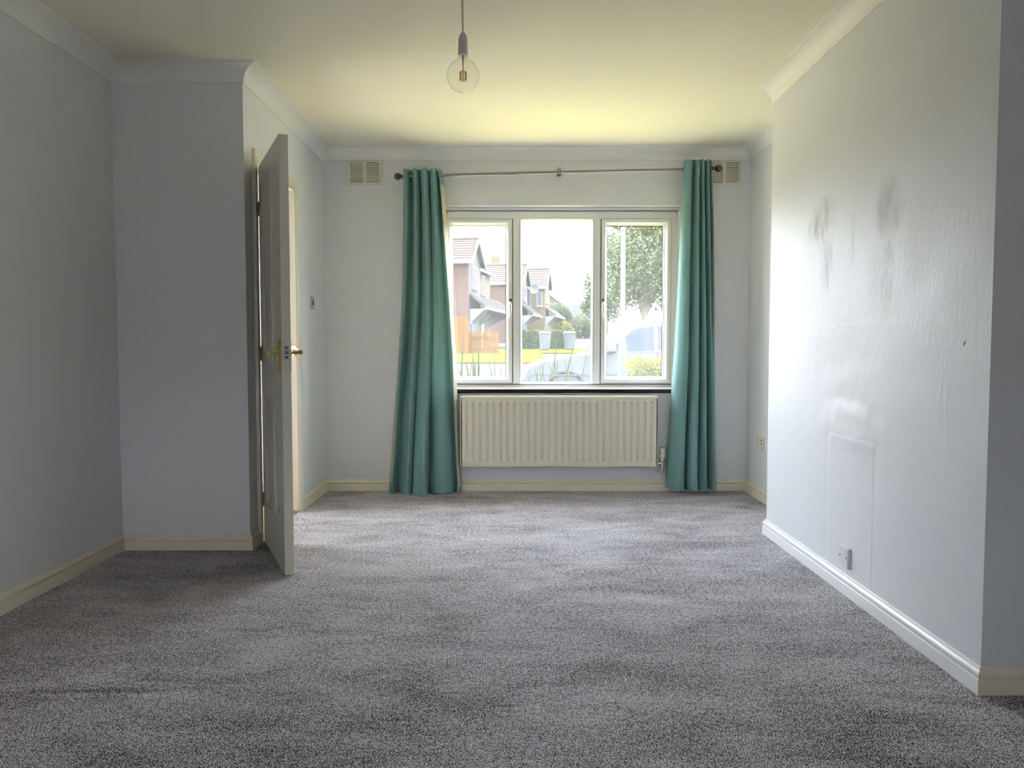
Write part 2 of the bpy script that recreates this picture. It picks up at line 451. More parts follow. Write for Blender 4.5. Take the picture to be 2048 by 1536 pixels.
# hallway behind the door
HX = -2.45
mb = MB(); mb.box(HX - .12, HX, Y1, 4.35, -.12, CE); mb.box(HX - .12, HX, 5.15, D, -.12, CE)
mb.box(HX - .12, HX, 4.35, 5.15, -.12, .30); mb.box(HX - .12, HX, 4.35, 5.15, 2.10, CE)
mb.box(HX, XL, Y1, Y1 + .1, -.12, CE)
tag(mb.build('wall_hall', simple('hall_paint', (.78, .72, .60), .6)), 'cream hallway wall beyond the doorway', kind=S)
tag(MB().box(HX, XD, Y1 + .1, D, -.12, -.004).build('floor_hall', M['hallfloor']), 'wooden hallway floor beyond the doorway', kind=S)
w2 = empty('added_hall_window', (HX - .06, 4.75, .3), label='unseen glazed opening added to light the hallway', kind=S)  # unseen opening, added so daylight brightens the hall and door jamb
fp = [(0, 0), (.06, 0), (.06, .05), (0, .05)]
MB().sweep([(-.40, 0), (.40, 0), (.40, 1.8), (-.40, 1.8)], fp, lambda a, b, h: (h - .025, a, b), True).build('window_frame', M['upvc'], w2)
MB().box(-.004, .004, -.35, .35, .05, 1.75).build('pane', M['frosted'], w2)

# skirting and coving
SK = [(0, -.02), (.017, -.02), (.017, .043), (.0165, .0455), (.0125, .048), (.0125, .0505), (.0155, .053), (.017, .059),
      (.0165, .065), (.0135, .069), (.009, .0715), (.0075, .074), (.0075, .079), (.005, .082), (0, .082)]
def run(name, pts, prof, mat, i0=None, i1=None, z=0.0, label=None, sm=40):
    """one straight run of moulding a-b; i0/i1 are the neighbouring corners when that end is mitred"""
    path = [p for p in ([i0] if i0 else []) + list(pts) + ([i1] if i1 else [])]
    mb = MB(); n = len(prof)
    mb.sweep(path, [(q, h + z) for q, h in prof], lambda a, b, h: (a, b, h), False, False)
    lo = n if i0 else 0
    hi = lo + 2 * n
    mb.v = mb.v[lo:hi]
    mb.f = [(k, (k+1) % n, (k+1) % n + n, k + n) for k in range(n)] + [tuple(range(n)), tuple(range(n, 2*n))]
    return tag(mb.build(name, mat, smooth=sm), label, kind=S)
def seg(i): return loop[i % 10]
names = ['near', 'right_near', 'chimney_near', 'chimney', 'chimney_far', 'right_alcove', 'window', 'door', 'left_return', 'left']
for i, nm in enumerate(names):
    a, b = seg(i), seg(i + 1)
    lab = 'cream gloss skirting board on the %s wall' % nm.replace('_', ' ')
    if nm == 'door':
        run('baseboard_door_far', [a, (XD, DO1 + .075)], SK, M['skirting'], seg(i-1), None, 0, 'cream skirting between doorway and window wall')
        run('baseboard_door_near', [(XD, DO0 - .075), b], SK, M['skirting'], None, seg(i+2), 0, 'short cream skirting beside the door hinge')
    else:
        run('baseboard_' + nm, [a, b], SK, M['skirtwhite' if nm == 'chimney' else 'skirting'], seg(i-1), seg(i+2), 0, lab)
CV = [(0, -.078), (.007, -.078), (.0075, -.0715)]
for k in range(1, 12):
    th = math.pi / 2 * k / 12
    CV.append((.083 - .0755 * math.cos(th), -.0715 + .0635 * math.sin(th)))
CV += [(.083, -.008), (.083, -.0055), (.092, -.005), (.092, .01), (0, .01)]
t = 0
for i, nm in enumerate(names):
    if nm == 'chimney_far': continue
    t += 1
    run('trim_%d' % t, [seg(i), seg(i+1)], CV, M['coving'],
        None if nm == 'right_alcove' else seg(i-1), None if nm == 'chimney' else seg(i+2), CE,
        'white plaster coving above the %s wall' % nm.replace('_', ' '), 30)

# ---------------------------------------------------------------- window
YF = 5.598                                       # room-side face of the window frame
win = empty('window_1', ((WX0 + WX1) / 2, D, WZ0), label='white plastic three light window with opening side casements', kind=S)
IW = Matrix.Translation(-win.location)
XZ = lambda a, b, h: (a, YF - h, b)              # h: towards the room
def rect(x0, x1, z0, z1): return [(x0, z0), (x1, z0), (x1, z1), (x0, z1)]
fx0, fx1, fz0, fz1 = WX0 + .002, WX1 - .002, .742, WZ1 - .002
gx = dict(l=(-.437, -.047, .818, 1.902), c=(.063, .584, .772, 1.956), r=(.686, 1.091, .818, 1.906))
fr = [(0, -.07), (0, 0), (.040, 0), (.046, -.004), (.050, -.012), (.064, -.014), (.066, -.07)]
top = MB()
top.sweep(rect(fx0, fx1, fz0, fz1), [(0, -.07), (0, .012), (.012, .012), (.018, 0), (.026, 0), (.030, -.07)], XZ, True)
# head and bottom rails, side posts filled up to the lights
top.box(fx0 + .02, fx1 - .02, YF, YF + .07, 1.957, fz1 - .02)
top.box(fx0 + .02, fx1 - .02, YF, YF + .07, fz0 + .02, .772)
top.box(fx0 + .02, -.478, YF + .001, YF + .07, fz0 + .02, fz1 - .02)
top.box(1.147, fx1 - .02, YF + .001, YF + .07, fz0 + .02, fz1 - .02)
top.build('window_frame', M['upvc'], win, 35, IW)
for a, b in ((.001, .063), (.584, .645)):
    m = MB(); m.prism([(a, YF + .07), (b, YF + .07), (b, YF + .004), (b - .010, YF - .006), (a + .010, YF - .006), (a, YF + .004)], .772, 1.957)
    m.build('mullion', M['upvc'], win, None, IW)
bead = [(0, -.03), (0, .006), (.006, .006), (.016, -.010), (.016, -.03)]
x0, x1, z0, z1 = gx['c']
MB().sweep(rect(x0 - .006, x1 + .006, z0 - .006, z1 + .006), bead, XZ, True).build('glazing_bead', M['upvc'], win, None, IW)
for key, (x0, x1, z0, z1), outer in (('l', gx['l'], (-.477, .000, .775, 1.956)), ('r', gx['r'], (.646, 1.146, .775, 1.957))):
    sp = [(0, -.045), (0, .012), (.004, .016), (.024, .016), (.030, .010), (.042, -.012), (.046, -.012), (.046, -.045)]
    w = [x0 - outer[0], outer[1] - x1]
    s = MB().sweep(rect(*outer), sp, XZ, True).build('casement', M['upvc'], win, 35, IW)
    MB().sweep(rect(outer[0] - .003, outer[1] + .003, outer[2] - .003, outer[3] + .003), [(0, 0), (.003, 0), (.003, .003), (0, .003)], XZ, True).build('gasket', M['gasket'], s, None, IW)
    hx = -.011 if key == 'l' else .657
    yh = YF - .016
    h = MB()
    h.lathe([(.0, 0), (.011, 0), (.012, -.004), (.012, -.010), (.009, -.014), (.0, -.014)], (hx, yh, 1.353), 'y', 14)
    h.box(hx - .009, hx + .009, yh - .006, yh, 1.325, 1.385)
    h.tube([(hx, yh - .012, 1.352), (hx, yh - .026, 1.345), (hx, yh - .032, 1.325), (hx, yh - .032, 1.29), (hx, yh - .028, 1.243)], [.008, .0095, .009, .0075, .0045], 10)
    h.build('handle', M['chrome'], s, 45, IW)
for key, ex in (('l', .016), ('c', .012), ('r', .016)):
    x0, x1, z0, z1 = gx[key]
    MB().box(x0 - ex, x1 + ex, YF + .022, YF + .028, z0 - ex, z1 + ex).build('pane', M['pane'], win, None, IW)
    MB().sweep(rect(x0 - .004, x1 + .004, z0 - .004, z1 + .004), [(0, 0), (.005, 0), (.005, .004), (0, .004)],
               lambda a, b, h: (a, YF + .021 - h, b), True).build('gasket', M['gasket'], win, None, IW)
sb = MB().prism([(D - .022, .716), (D - .026, .720), (D - .026, .736), (D - .020, .742), (YF + .002, .742), (YF + .002, .716)], WX0 + .002 - .0, WX1 - .002,
                lambda a, b, h: (h, a, b))
sb.build('window_sill', M['upvc'], win, None, IW)
MB().prism([(D - .026, .7145), (D - .0275, .717), (D - .0275, .7325), (D - .026, .735), (D - .0225, .735), (D - .0225, .7145)], WX0 + .002, WX1 - .002, lambda a, b, h: (h, a, b)).build('sill_nosing', M['sill'], win, None, IW)
MB().box(WX0 + .002, WX1 - .002, YF + .07, Y2 + .05, .700, .742).build('outer_sill', M['upvc'], win, None, IW)

# ---------------------------------------------------------------- door
door = empty('door_1', (XD, DO0, 0), label='white gloss four panel door standing open against the return wall', kind=S)
ID = Matrix.Translation(-door.location)
ln = MB()
ln.box(XD - .112, XD + .001, DO0 - .026, DO0, 0, DOH + .026)
ln.box(XD - .112, XD + .001, DO1, DO1 + .026, 0, DOH + .026)
ln.box(XD - .112, XD + .001, DO0, DO1, DOH, DOH + .026)
ln.build('door_lining', M['archpaint'], door, None, ID, .002)
st = MB()
st.box(XD - .09, XD - .045, DO0, DO0 + .012, 0, DOH); st.box(XD - .09, XD - .045, DO1 - .012, DO1, 0, DOH)
st.box(XD - .09, XD - .045, DO0 + .012, DO1 - .012, DOH - .012, DOH)
st.build('door_stop', M['archpaint'], door, None, ID, .0015)
AR = [(0, 0), (0, .007), (.003, .0095), (.010, .0105), (.014, .0145), (.022, .0145), (.026, .0120), (.042, .0165), (.052, .018), (.058, .0165), (.060, .012), (.060, 0)]
ap = [(DO0 - .008, 0), (DO0 - .008, DOH + .008), (DO1 + .008, DOH + .008), (DO1 + .008, 0)]
MB().sweep(ap, AR, lambda a, b, h: (XD + h, a, b)).build('architrave', M['archpaint'], door, 30, ID)
MB().sweep(ap, AR, lambda a, b, h: (XD - .1 - .012 - h, a, b)).build('architrave', M['archpaint'], door, 30, ID)
MB().prism([(XD - .06, 0), (XD - .052, .010), (XD - .03, .010), (XD - .022, 0)], DO0, DO1, lambda a, b, h: (a, h, b)).build('threshold_strip', M['threshold'], door, None, ID)
sk = MB(); sk.box(XD - .032, XD - .004, DO1 - .0015, DO1, .985, 1.045); sk.box(XD - .006, XD + .010, DO1 - .003, DO1, 1.005, 1.030)
k = sk.build('strike_plate', M['chrome'], door, None, ID)
MB().box(XD - .025, XD - .012, DO1 - .0022, DO1 - .001, 1.000, 1.022).build('strike_hole', M['dark'], k, None, ID)
# leaf: local x along the leaf from the hinge, local y thickness (0 = room face when shut), z up
LW, LH, LT = .711, 1.976, .040
ang = math.atan2(-.90, .424)
ML = ID @ Matrix.Translation((XD + .012, DO0 - .010, .006)) @ Matrix.Rotation(ang, 4, 'Z')
# local y>0 side faces the room (right), y<0 faces the left wall
stile, mid, gapx = .098, .090, 0.004
px = [(stile, LW / 2 - mid / 2), (LW / 2 + mid / 2, LW - stile)]
pz = [(.215, .790), (.950, 1.868)]
lf = MB(); y0, y1 = 0.0, LT
lf.box(gapx, stile, y0, y1, 0, LH); lf.box(LW - stile, LW, y0, y1, 0, LH)
for a, b in ((0, pz[0][0]), (pz[0][1], pz[1][0]), (pz[1][1], LH)): lf.box(stile, LW - stile, y0, y1, a, b)
for a, b in pz: lf.box(LW / 2 - mid / 2, LW / 2 + mid / 2, y0, y1, a, b)
leaf = lf.build('door_leaf', M['doorpaint'], door, None, ML)
for a, b in px:
    for c, d in pz:
        p = MB(); p.box(a, b, LT / 2 - .006, LT / 2 + .006, c, d)
        for sgn, yy in ((1, LT / 2), (-1, LT / 2)):
            fn = lambda u, v, h, sgn=sgn: (u, LT / 2 + sgn * h, v)
            p.sweep(rect(a, b, c, d), [(0, .004), (0, LT / 2), (.004, LT / 2 - .001), (.010, .013), (.022, .0085), (.024, .004)], fn, True)
            p.sweep(rect(a + .034, b - .034, c + .034, d - .034), [(0, .005), (.018, .0125), (.02, .004)], fn, True)
            p.box(a + .05, b - .05, *sorted((LT / 2 + sgn * .004, LT / 2 + sgn * .0125)), c + .05, d - .05)
        p.build('panel', M['doorpaint'], leaf, 30, ML)
lz = 1.012
hd = MB()
for sgn, yf in ((-1, 0.0), (1, LT)):
    cx = LW - .055
    def yy(q): return yf + sgn * q
    h = MB()
    h.prism([(cx - .021, lz - .088), (cx + .021, lz - .088), (cx + .021, lz + .052), (cx + .012, lz + .060), (cx - .012, lz + .060), (cx - .021, lz + .052)],
            yy(0), yy(.0075), lambda a, b, q: (a, q, b))
    h.tube([(cx, yy(.004), lz), (cx, yy(.012), lz), (cx, yy(.016), lz), (cx, yy(.044), lz), (cx, yy(.048), lz)], [.014, .014, .009, .009, .012], 12)
    h.tube([(cx + .012, yy(.050), lz), (cx, yy(.052), lz), (cx - .03, yy(.053), lz + .002), (cx - .07, yy(.052), lz - .003), (cx - .10, yy(.050), lz - .010), (cx - .112, yy(.047), lz - .016)],
           [.010, .012, .0085, .0075, .0085, .006], 12)
    h.build('handle', M['brass'], leaf, 40, ML, .0008)
lp = MB().box(LW, LW + .0012, LT / 2 - .0125, LT / 2 + .0125, lz - .032, lz + .030).build('latch_plate', M['chrome'], leaf, None, ML)
MB().prism([(LW, LT / 2 - .007), (LW + .009, LT / 2 - .004), (LW + .011, LT / 2 + .007), (LW, LT / 2 + .007)], lz - .008, lz + .006).build('latch_bolt', M['steel'], leaf, None, ML)
scw = MB()
for dz in (-.022, .021): scw.lathe([(0, .0022), (.0045, .0022), (.005, .001)], (LW, LT / 2, lz + dz), 'x', 10)
scw.build('screw', M['dark'], leaf, None, ML)
for z in (.22, 1.0, 1.76):
    hg = MB(); hg.tube([(-.004, -.002, z - .038), (-.004, -.002, z + .038)], .005, 10); hg.box(-.004, .004, 0, .028, z - .038, z + .038)
    hg.build('hinge', M['brass'], leaf, 40, ML)

# ---------------------------------------------------------------- radiator
def ramp_pts(stops, z):
    for (a, va), (b, vb) in zip(stops, stops[1:]):
        if z <= b or (b, vb) == stops[-1]:
            k = max(0.0, min(1.0, (z - a) / (b - a)))
            return va + (vb - va) * k
    return stops[-1][1]
def sm(a, b, x):
    k = max(0.0, min(1.0, (x - a) / (b - a))); return k * k * (3 - 2 * k)
RX0, RX1, RZ0, RZ1, RY = -.367, 1.035, .186, .690, 5.415
rad = empty('radiator', ((RX0 + RX1) / 2, 5.47, RZ0), label='cream fluted panel radiator on the wall under the window', cat='radiator')
IR = Matrix.Translation(-rad.location)
NG = 28
pitch = (RX1 - RX0 - .045) / NG
xs = [RX0 + .004, RX0 + .012]
for g in range(NG):
    c = RX0 + .0225 + pitch * (g + .5)
    xs += [c - .0125, c - .0105, c - .0085, c - .0065, c - .0045, c - .002, c, c + .002, c + .0045, c + .0065, c + .0085, c + .0105, c + .0125]
xs += [RX1 - .012, RX1 - .004]
zt, zb = RZ1 - .040, RZ0 + .038
zs = [RZ0 + .012, zb - .010] + [zb + .024 * k / 6 for k in range(7)] + [zb + (zt - zb) * k / 6 for k in range(1, 6)] + [zt - .024 + .024 * k / 6 for k in range(7)] + [zt + .012, RZ1 - .014]
rows = []
for z in zs:
    row = []
    for x in xs:
        g = min(NG - 1, max(0, int((x - RX0 - .0225) / pitch)))
        c = RX0 + .0225 + pitch * (g + .5)
        dx = abs(x - c)
        dz = max(zb + .011 - z, z - (zt - .011), 0)
        r = math.hypot(dx, dz)
        row.append((x, RY + .0115 * (1 - sm(.0035, .0110, r)), z))
    rows.append(row)
fp = MB().grid(rows)
fp.build('front_panel', M['radiator'], rad, 60, IR, 0, False)
bd = MB()
bd.sweep(rect(RX0, RX1, RZ0, RZ1 - .002), [(0, .055), (0, .006), (.003, .002), (.006, .0), (.013, .0), (.016, .008), (.016, .055)], lambda a, b, h: (a, RY + h, b), True)
bd.box(RX0 + .01, RX1 - .01, RY + .022, RY + .055, RZ0 + .01, RZ1 - .015)
bd.build('casing', M['radiator'], rad, 30, IR)
tg = MB()
tg.box(RX0 + .008, RX1 - .008, RY + .006, RY + .060, RZ1 - .004, RZ1 + .002)
tg.build('top_cover', M['radiator'], rad, None, IR, .001)
for x in (RX0 + .18, RX1 - .18):
    MB().box(x - .02, x + .02, RY + .05, D - .001, RZ0 + .06, RZ1 - .06).build('bracket', M['radiator'], rad, None, IR)
vx, vy = 1.071, RY + .03
tv = MB(); tv.lathe([(0, .315), (.019, .315), (.0215, .308), (.0215, .275), (.0235, .272), (.0235, .252), (.019, .247), (0, .247)], (vx, vy, 0), 'z', 18)
v = tv.build('thermostatic_valve', M['creamplastic'], rad, 30, IR)
tag(v, 'cream and chrome thermostatic valve')
vb = MB()
vb.lathe([(0, .250), (.013, .250), (.016, .243), (.016, .232), (.010, .228), (.010, .212), (.013, .210), (.013, .192), (.009, .188), (.009, .176), (0, .176)], (vx, vy, 0), 'z', 14)
vb.tube([(vx, vy, .206), (vx - .022, vy, .206), (RX1 - .006, vy, .206)], [.010, .012, .010], 12)
vb.build('valve_body', M['chrome'], v, 30, IR)
MB().tube([(vx, vy, .182), (vx, vy, .160), (vx - .003, vy + .012, .146), (vx - .008, vy + .035, .140), (vx - .012, D - .002, .139)], .0075, 10).build('pipe', M['copperpaint'], v, 40, IR)
MB().tube([(RX0 + .02, RY + .045, .206), (RX0 + .02, RY + .07, .206), (RX0 + .02, D - .002, .206)], .008, 10).build('tail_pipe', M['chrome'], rad, 40, IR)

# ---------------------------------------------------------------- air vents
def vent(x0, x1, z0, z1, label):
    v = empty('air_vent', ((x0 + x1) / 2, D, z0), label=label, cat='vent', group='wall vents by the coving')
    I = Matrix.Translation(-v.location)
    fn = lambda a, b, h: (a, D - h, b)
    MB().sweep(rect(x0, x1, z0, z1), [(0, 0), (0, .008), (.004, .012), (.016, .012), (.018, .004), (.018, 0)], fn, True).build('vent_frame', M['vent'], v, 30, I)
    MB().box(x0 + .016, x1 - .016, D - .003, D, z0 + .016, z1 - .016).build('backing', M['ventback'], v, None, I)
    xm = (x0 + x1) / 2
    MB().box(xm - .011, xm + .011, D - .011, D - .002, z0 + .016, z1 - .016).build('centre_bar', M['vent'], v, None, I)
    n = 8
    for side in ((x0 + .017, xm - .010), (xm + .010, x1 - .017)):
        for k in range(n):
            z = z0 + .020 + (z1 - z0 - .040) * (k + .5) / n
            hh = (z1 - z0 - .040) / n
            MB().prism([(D - .002, z + hh * .48), (D - .0045, z + hh * .48), (D - .0115, z - hh * .26), (D - .0115, z - hh * .44), (D - .007, z - hh * .44), (D - .002, z + hh * .1)],
                       side[0], side[1], lambda a, b, h: (h, a, b)).build('slat', M['vent'], v, None, I)
    return v
vent(-1.164, -.921, 2.184, 2.355, 'cream slatted air vent alone on the wall between door and curtain')
vent(1.378, 1.623, 2.186, 2.356, 'cream slatted air vent partly hidden behind the curtain pole finial')

# ---------------------------------------------------------------- curtain pole and curtains
RYD = 5.425
def rodz(x): return 2.224 + (x + .791) * (2.279 - 2.224) / (1.435 + .791)
pole = empty('curtain_pole', (.33, D, 2.26), label='brushed nickel curtain pole with ball ends above the window', cat='curtain pole')
IP = Matrix.Translation(-pole.location)
MB().tube([(-.775, RYD, rodz(-.775)), (.345, RYD, rodz(.345) + .003)], .0108, 16).build('thick_rod', M['steel'], pole, 40, IP)
MB().tube([(.34, RYD, rodz(.34) + .003), (1.412, RYD, rodz(1.412))], .0082, 16).build('thin_rod', M['steel'], pole, 40, IP)
def ball(x, sgn):
    z = rodz(x); r = .0245
    pr = [(0, -r)] + [(r * math.sin(math.pi * k / 14), -r * math.cos(math.pi * k / 14)) for k in range(1, 14)] + [(0, r)]
    b = MB().lathe(pr, (x, RYD, z), 'x', 20)
    b.lathe([(.008, -.012), (.013, -.010), (.013, -.003), (.009, 0), (.009, .010), (.012, .012), (.012, .02)], (x - sgn * .034, RYD, z), 'x', 16)
    b.build('ball_finial', M['gunmetal'], pole, 50, IP)
ball(-.797, -1); ball(1.437, 1)
for x in (-.74, .331, 1.355):
    z = rodz(x) + .002; b = MB()
    b.box(x - .006, x + .006, RYD - .013, RYD + .013, z - .016, z + .030)
    b.box(x - .006, x + .006, RYD, D - .004, z + .010, z + .026)
    b.box(x - .014, x + .014, D - .005, D, z - .01, z + .045)
    b.build('bracket', M['steel'], pole, None, IP, .001)

def crom(pts, n=9):
    out = []
    P = [pts[0]] + list(pts) + [pts[-1]]
    for i in range(1, len(P) - 2):
        p0, p1, p2, p3 = P[i-1], P[i], P[i+1], P[i+2]
        for k in range(n):
            t = k / n
            out.append(tuple(0.5 * (2*p1[c] + (p2[c]-p0[c])*t + (2*p0[c]-5*p1[c]+4*p2[c]-p3[c])*t*t + (3*p1[c]-p0[c]-3*p2[c]+p3[c])*t**3) for c in (0, 1)))
    out.append(pts[-1])
    return out
def curtain(name, label, ptop, pbot, xl, xr, zbot, ztop, lining_edges, seed, eyes):
    c = empty(name, (ramp_pts(xl, 0), RYD, 0), label=label, cat='curtain', group='teal eyelet curtains')
    I = Matrix.Translation(-c.location)
    A, B = crom(ptop), crom(pbot)
    def pt(j, z, off=0.0):
        k = sm(.0, 1.0, 1 - (z - zbot) / (ztop - zbot)) ** .8
        a = (A[j][0] * (1 - k) + B[j][0] * k, A[j][1] * (1 - k) + B[j][1] * k)
        x = ramp_pts(xl, z) * (1 - a[0]) + ramp_pts(xr, z) * a[0]
        yf = 5.366 - .040 * k; yb = 5.474 + .018 * k
        y = yb + (yf - yb) * a[1]
        nn = noise.noise(Vector((x * 9, z * 1.6, seed)))
        n2 = noise.noise(Vector((x * 30, z * 7, seed + 5)))
        f = .35 + .65 * k
        y += (nn * .010 + n2 * .0025) * f * (1 if a[1] > .25 else .3)
        return Vector((x + n2 * .002, min(y, 5.496), z))
    NZ = 64
    nc = len(A)
    zs = [zbot + (ztop - zbot) * i / NZ for i in range(NZ + 1)]
    def wob(z, j): 
        return z + (.0025 * math.sin(j * .55 + seed) + .003 * math.sin(j * .11)) * (1 - sm(zbot, zbot + .25, z)) + .004 * math.sin(j * .3 + seed) * sm(ztop - .2, ztop, z)
    def row(i, off=0.0):
        r = []
        for j in range(nc):
            p = pt(j, zs[i])
            if off:
                a = pt(max(j-1, 0), zs[i]); b = pt(min(j+1, nc-1), zs[i])
                d = b - a; n = Vector((-d.y, d.x, 0)).normalized()     # away from the room when x increases
                p = p + n * off
            r.append((p.x, p.y, wob(p.z, j)))
        return r
    MB().grid([row(i) for i in range(NZ + 1)]).build('fabric', M['teal'], c, 180, I, 0, False)
    MB().grid([row(i, .005) for i in range(1, NZ - 2)]).build('lining', M['lining'], c, 180, I, 0, False)
    MB().grid([row(i, -.0022) for i in range(0, 3)]).build('hem', M['teal'], c, 180, I, 0, False)
    MB().grid([row(i, -.002) for i in range(NZ - 3, NZ + 1)]).build('heading', M['teal'], c, 180, I, 0, False)
    for x, rz in eyes:
        e = MB(); z = rodz(x); n = 20; R, r = .0215, .0042
        pts = [(0, math.cos(2*math.pi*k/n) * R, math.sin(2*math.pi*k/n) * R) for k in range(n + 1)]
        e.tube(pts, r, 8, False)
        e.build('eyelet', M['steel'], c, 60, I @ Matrix.Translation((x, RYD, z - .009)) @ Matrix.Rotation(rz, 4, 'Z'))
    return c
X = lambda px, py: at(px, py, 5.42).x
Zp = lambda py: at(1000, py, 5.42).z
lt = [(.025, .50), (0, .22), (.03, .75), (.10, .95), (.17, .35), (.22, .15), (.25, .7), (.33, 1.0), (.40, .6), (.43, .10), (.46, .65), (.55, 1.05), (.63, .8), (.66, .12), (.70, .75), (.79, .95), (.86, .6), (.875, .05), (.95, .0), (1.0, .12), (.97, .50), (.93, .85)]
lb = [(.055, .50), (0, .12), (.045, .50), (.07, .75), (.12, .25), (.20, .45), (.27, .92), (.33, .75), (.345, .55), (.37, .85), (.46, 1.10), (.535, 1.15), (.56, .62), (.575, .35), (.63, .62), (.73, .78), (.83, .70), (.90, .42), (.945, .25), (1.0, .15), (.985, .40), (.965, .55)]
lxl = [(Zp(985), X(776, 985)), (Zp(850), X(786, 850)), (Zp(700), X(797, 700)), (Zp(600), X(803, 600)), (Zp(450), X(806, 450)), (Zp(338), X(807, 338))]
lxr = [(Zp(985), X(920, 985)), (Zp(850), X(914, 850)), (Zp(700), X(909, 700)), (Zp(560), X(900, 560)), (Zp(450), X(892, 450)), (Zp(338), X(884, 338))]
curtain('curtain', 'teal curtain with cream lining edge hanging left of the window', lt, lb, lxl, lxr, .004, 2.268, None, 3.0,
        [(X(812, 350), .2), (X(828, 350), -.2), (X(845, 350), .2), (X(862, 350), .35), (X(877, 350), .35)])
rt = [(0, .30), (.03, .75), (.16, 1.0), (.26, .92), (.30, .40), (.33, .12), (.38, .75), (.48, 1.0), (.56, .8), (.585, .10), (.62, .75), (.69, .95), (.745, .7), (.765, .10), (.80, .7), (.87, .95), (.93, .65), (.945, .1), (.97, .4), (1.0, .85)]
rb = [(0, .05), (.04, .55), (.15, .85), (.28, .88), (.335, .55), (.345, .12), (.39, .75), (.49, 1.0), (.575, .85), (.60, .12), (.63, .65), (.72, .92), (.78, .75), (.795, .35), (.815, .12), (.85, .55), (.90, .80), (.95, .75), (.98, .6), (1.0, .40)]
rxl = [(Zp(975), X(1333, 975)), (Zp(850), X(1341, 850)), (Zp(700), X(1351, 700)), (Zp(600), X(1356, 600)), (Zp(450), X(1362, 450)), (Zp(323), X(1369, 323))]
rxr = [(Zp(975), X(1432, 975)), (Zp(850), X(1430, 850)), (Zp(700), X(1428, 700)), (Zp(600), X(1426, 600)), (Zp(450), X(1424, 450)), (Zp(323), X(1420, 323))]
curtain('curtain', 'teal curtain gathered in narrow pleats hanging right of the window', rt, rb, rxl, rxr, .030, 2.328, None, 11.0,
        [(X(1378, 340), .2), (X(1392, 340), -.2), (X(1404, 340), .2), (X(1414, 340), -.2)])

# ---------------------------------------------------------------- pendant lamp
PB = at(926, 152, 3.0)
pend = empty('pendant_lamp', (PB.x, PB.y, CE), label='bare clear globe bulb hanging on a grey cord from the ceiling', cat='pendant lamp')
IPn = Matrix.Translation(-pend.location)
zc = PB.z                                          # globe centre
R = .0625
pr = [(0, -R)]
for k in range(1, 24):
    a = math.pi * k / 28
    pr.append((R * math.sin(a), -R * math.cos(a)))
r0, h0 = pr[-1]
for k in range(1, 7):
    t_ = k / 6
    pr.append((r0 + (.0175 - r0) * (1 - (1 - t_) ** 2), h0 + .028 * t_ ** 1.1))
neck = zc + pr[-1][1]
bulb = MB().lathe(pr, (PB.x, PB.y, zc), 'z', 36).build('bulb', M['bulbglass'], pend, 60, IPn)
fil = MB(); cx_, cy_ = PB.x, PB.y
for k in range(8):
    a = 2 * math.pi * k / 8
    fil.tube([(cx_ + .012 * math.cos(a), cy_ + .012 * math.sin(a), zc - .015), (cx_ + .012 * math.cos(a), cy_ + .012 * math.sin(a), zc + .014)], .0017, 6)
fil.build('filament', M['amber'], bulb, 40, IPn)
stm = MB(); stm.tube([(cx_, cy_, neck), (cx_, cy_, zc + .016)], [.004, .002], 8)
for z in (-.016, .015):
    stm.tube([(cx_ + .012 * math.cos(2*math.pi*k/12), cy_ + .012 * math.sin(2*math.pi*k/12), zc + z) for k in range(13)], .0012, 6, False)
stm.build('filament_support', M['greyplastic'], bulb, 40, IPn)
hz_ = neck
hp = [(.014, hz_ - .004), (.0195, hz_ - .004), (.0195, hz_), (.0188, hz_ + .003), (.0185, hz_ + .040), (.0175, hz_ + .042), (.0175, hz_ + .044), (.0180, hz_ + .046), (.0172, hz_ + .060), (.013, hz_ + .072), (.007, hz_ + .080), (.0035, hz_ + .083), (0, hz_ + .083)]
MB().lathe(hp, (cx_, cy_, 0), 'z', 24).build('lamp_holder', M['greyplastic'], pend, 35, IPn)
MB().tube([(cx_, cy_, hz_ + .08), (cx_ - .001, cy_, hz_ + .15), (cx_ - .002, cy_, CE - .02)], .0036, 10).build('cord', M['greyplastic'], pend, 60, IPn)
MB().lathe([(0, CE - .034), (.012, CE - .034), (.03, CE - .026), (.044, CE - .010), (.046, CE)], (cx_ - .002, cy_, 0), 'z', 24).build('ceiling_rose', M['whiteplastic'], pend, 40, IPn)

# ---------------------------------------------------------------- switch, sockets, small fittings
sw = empty('light_switch', (XD, 5.187, 1.334), label='chrome light switch on the wall beside the doorway', cat='light switch')
I = Matrix.Translation(-sw.location)
MB().box(XD, XD + .009, 5.144, 5.230, 1.291, 1.377).build('plate', M['chrome'], sw, None, I, .0025)
MB().box(XD + .008, XD + .0105, 5.180, 5.196, 1.318, 1.352).build('rocker_surround', M['dark'], sw, None, I)
MB().prism([(XD + .009, 1.322), (XD + .013, 1.324), (XD + .0105, 1.338), (XD + .012, 1.347), (XD + .009, 1.349)], 5.183, 5.193, lambda a, b, h: (a, h, b)).build('rocker', M['gasket'], sw, None, I)

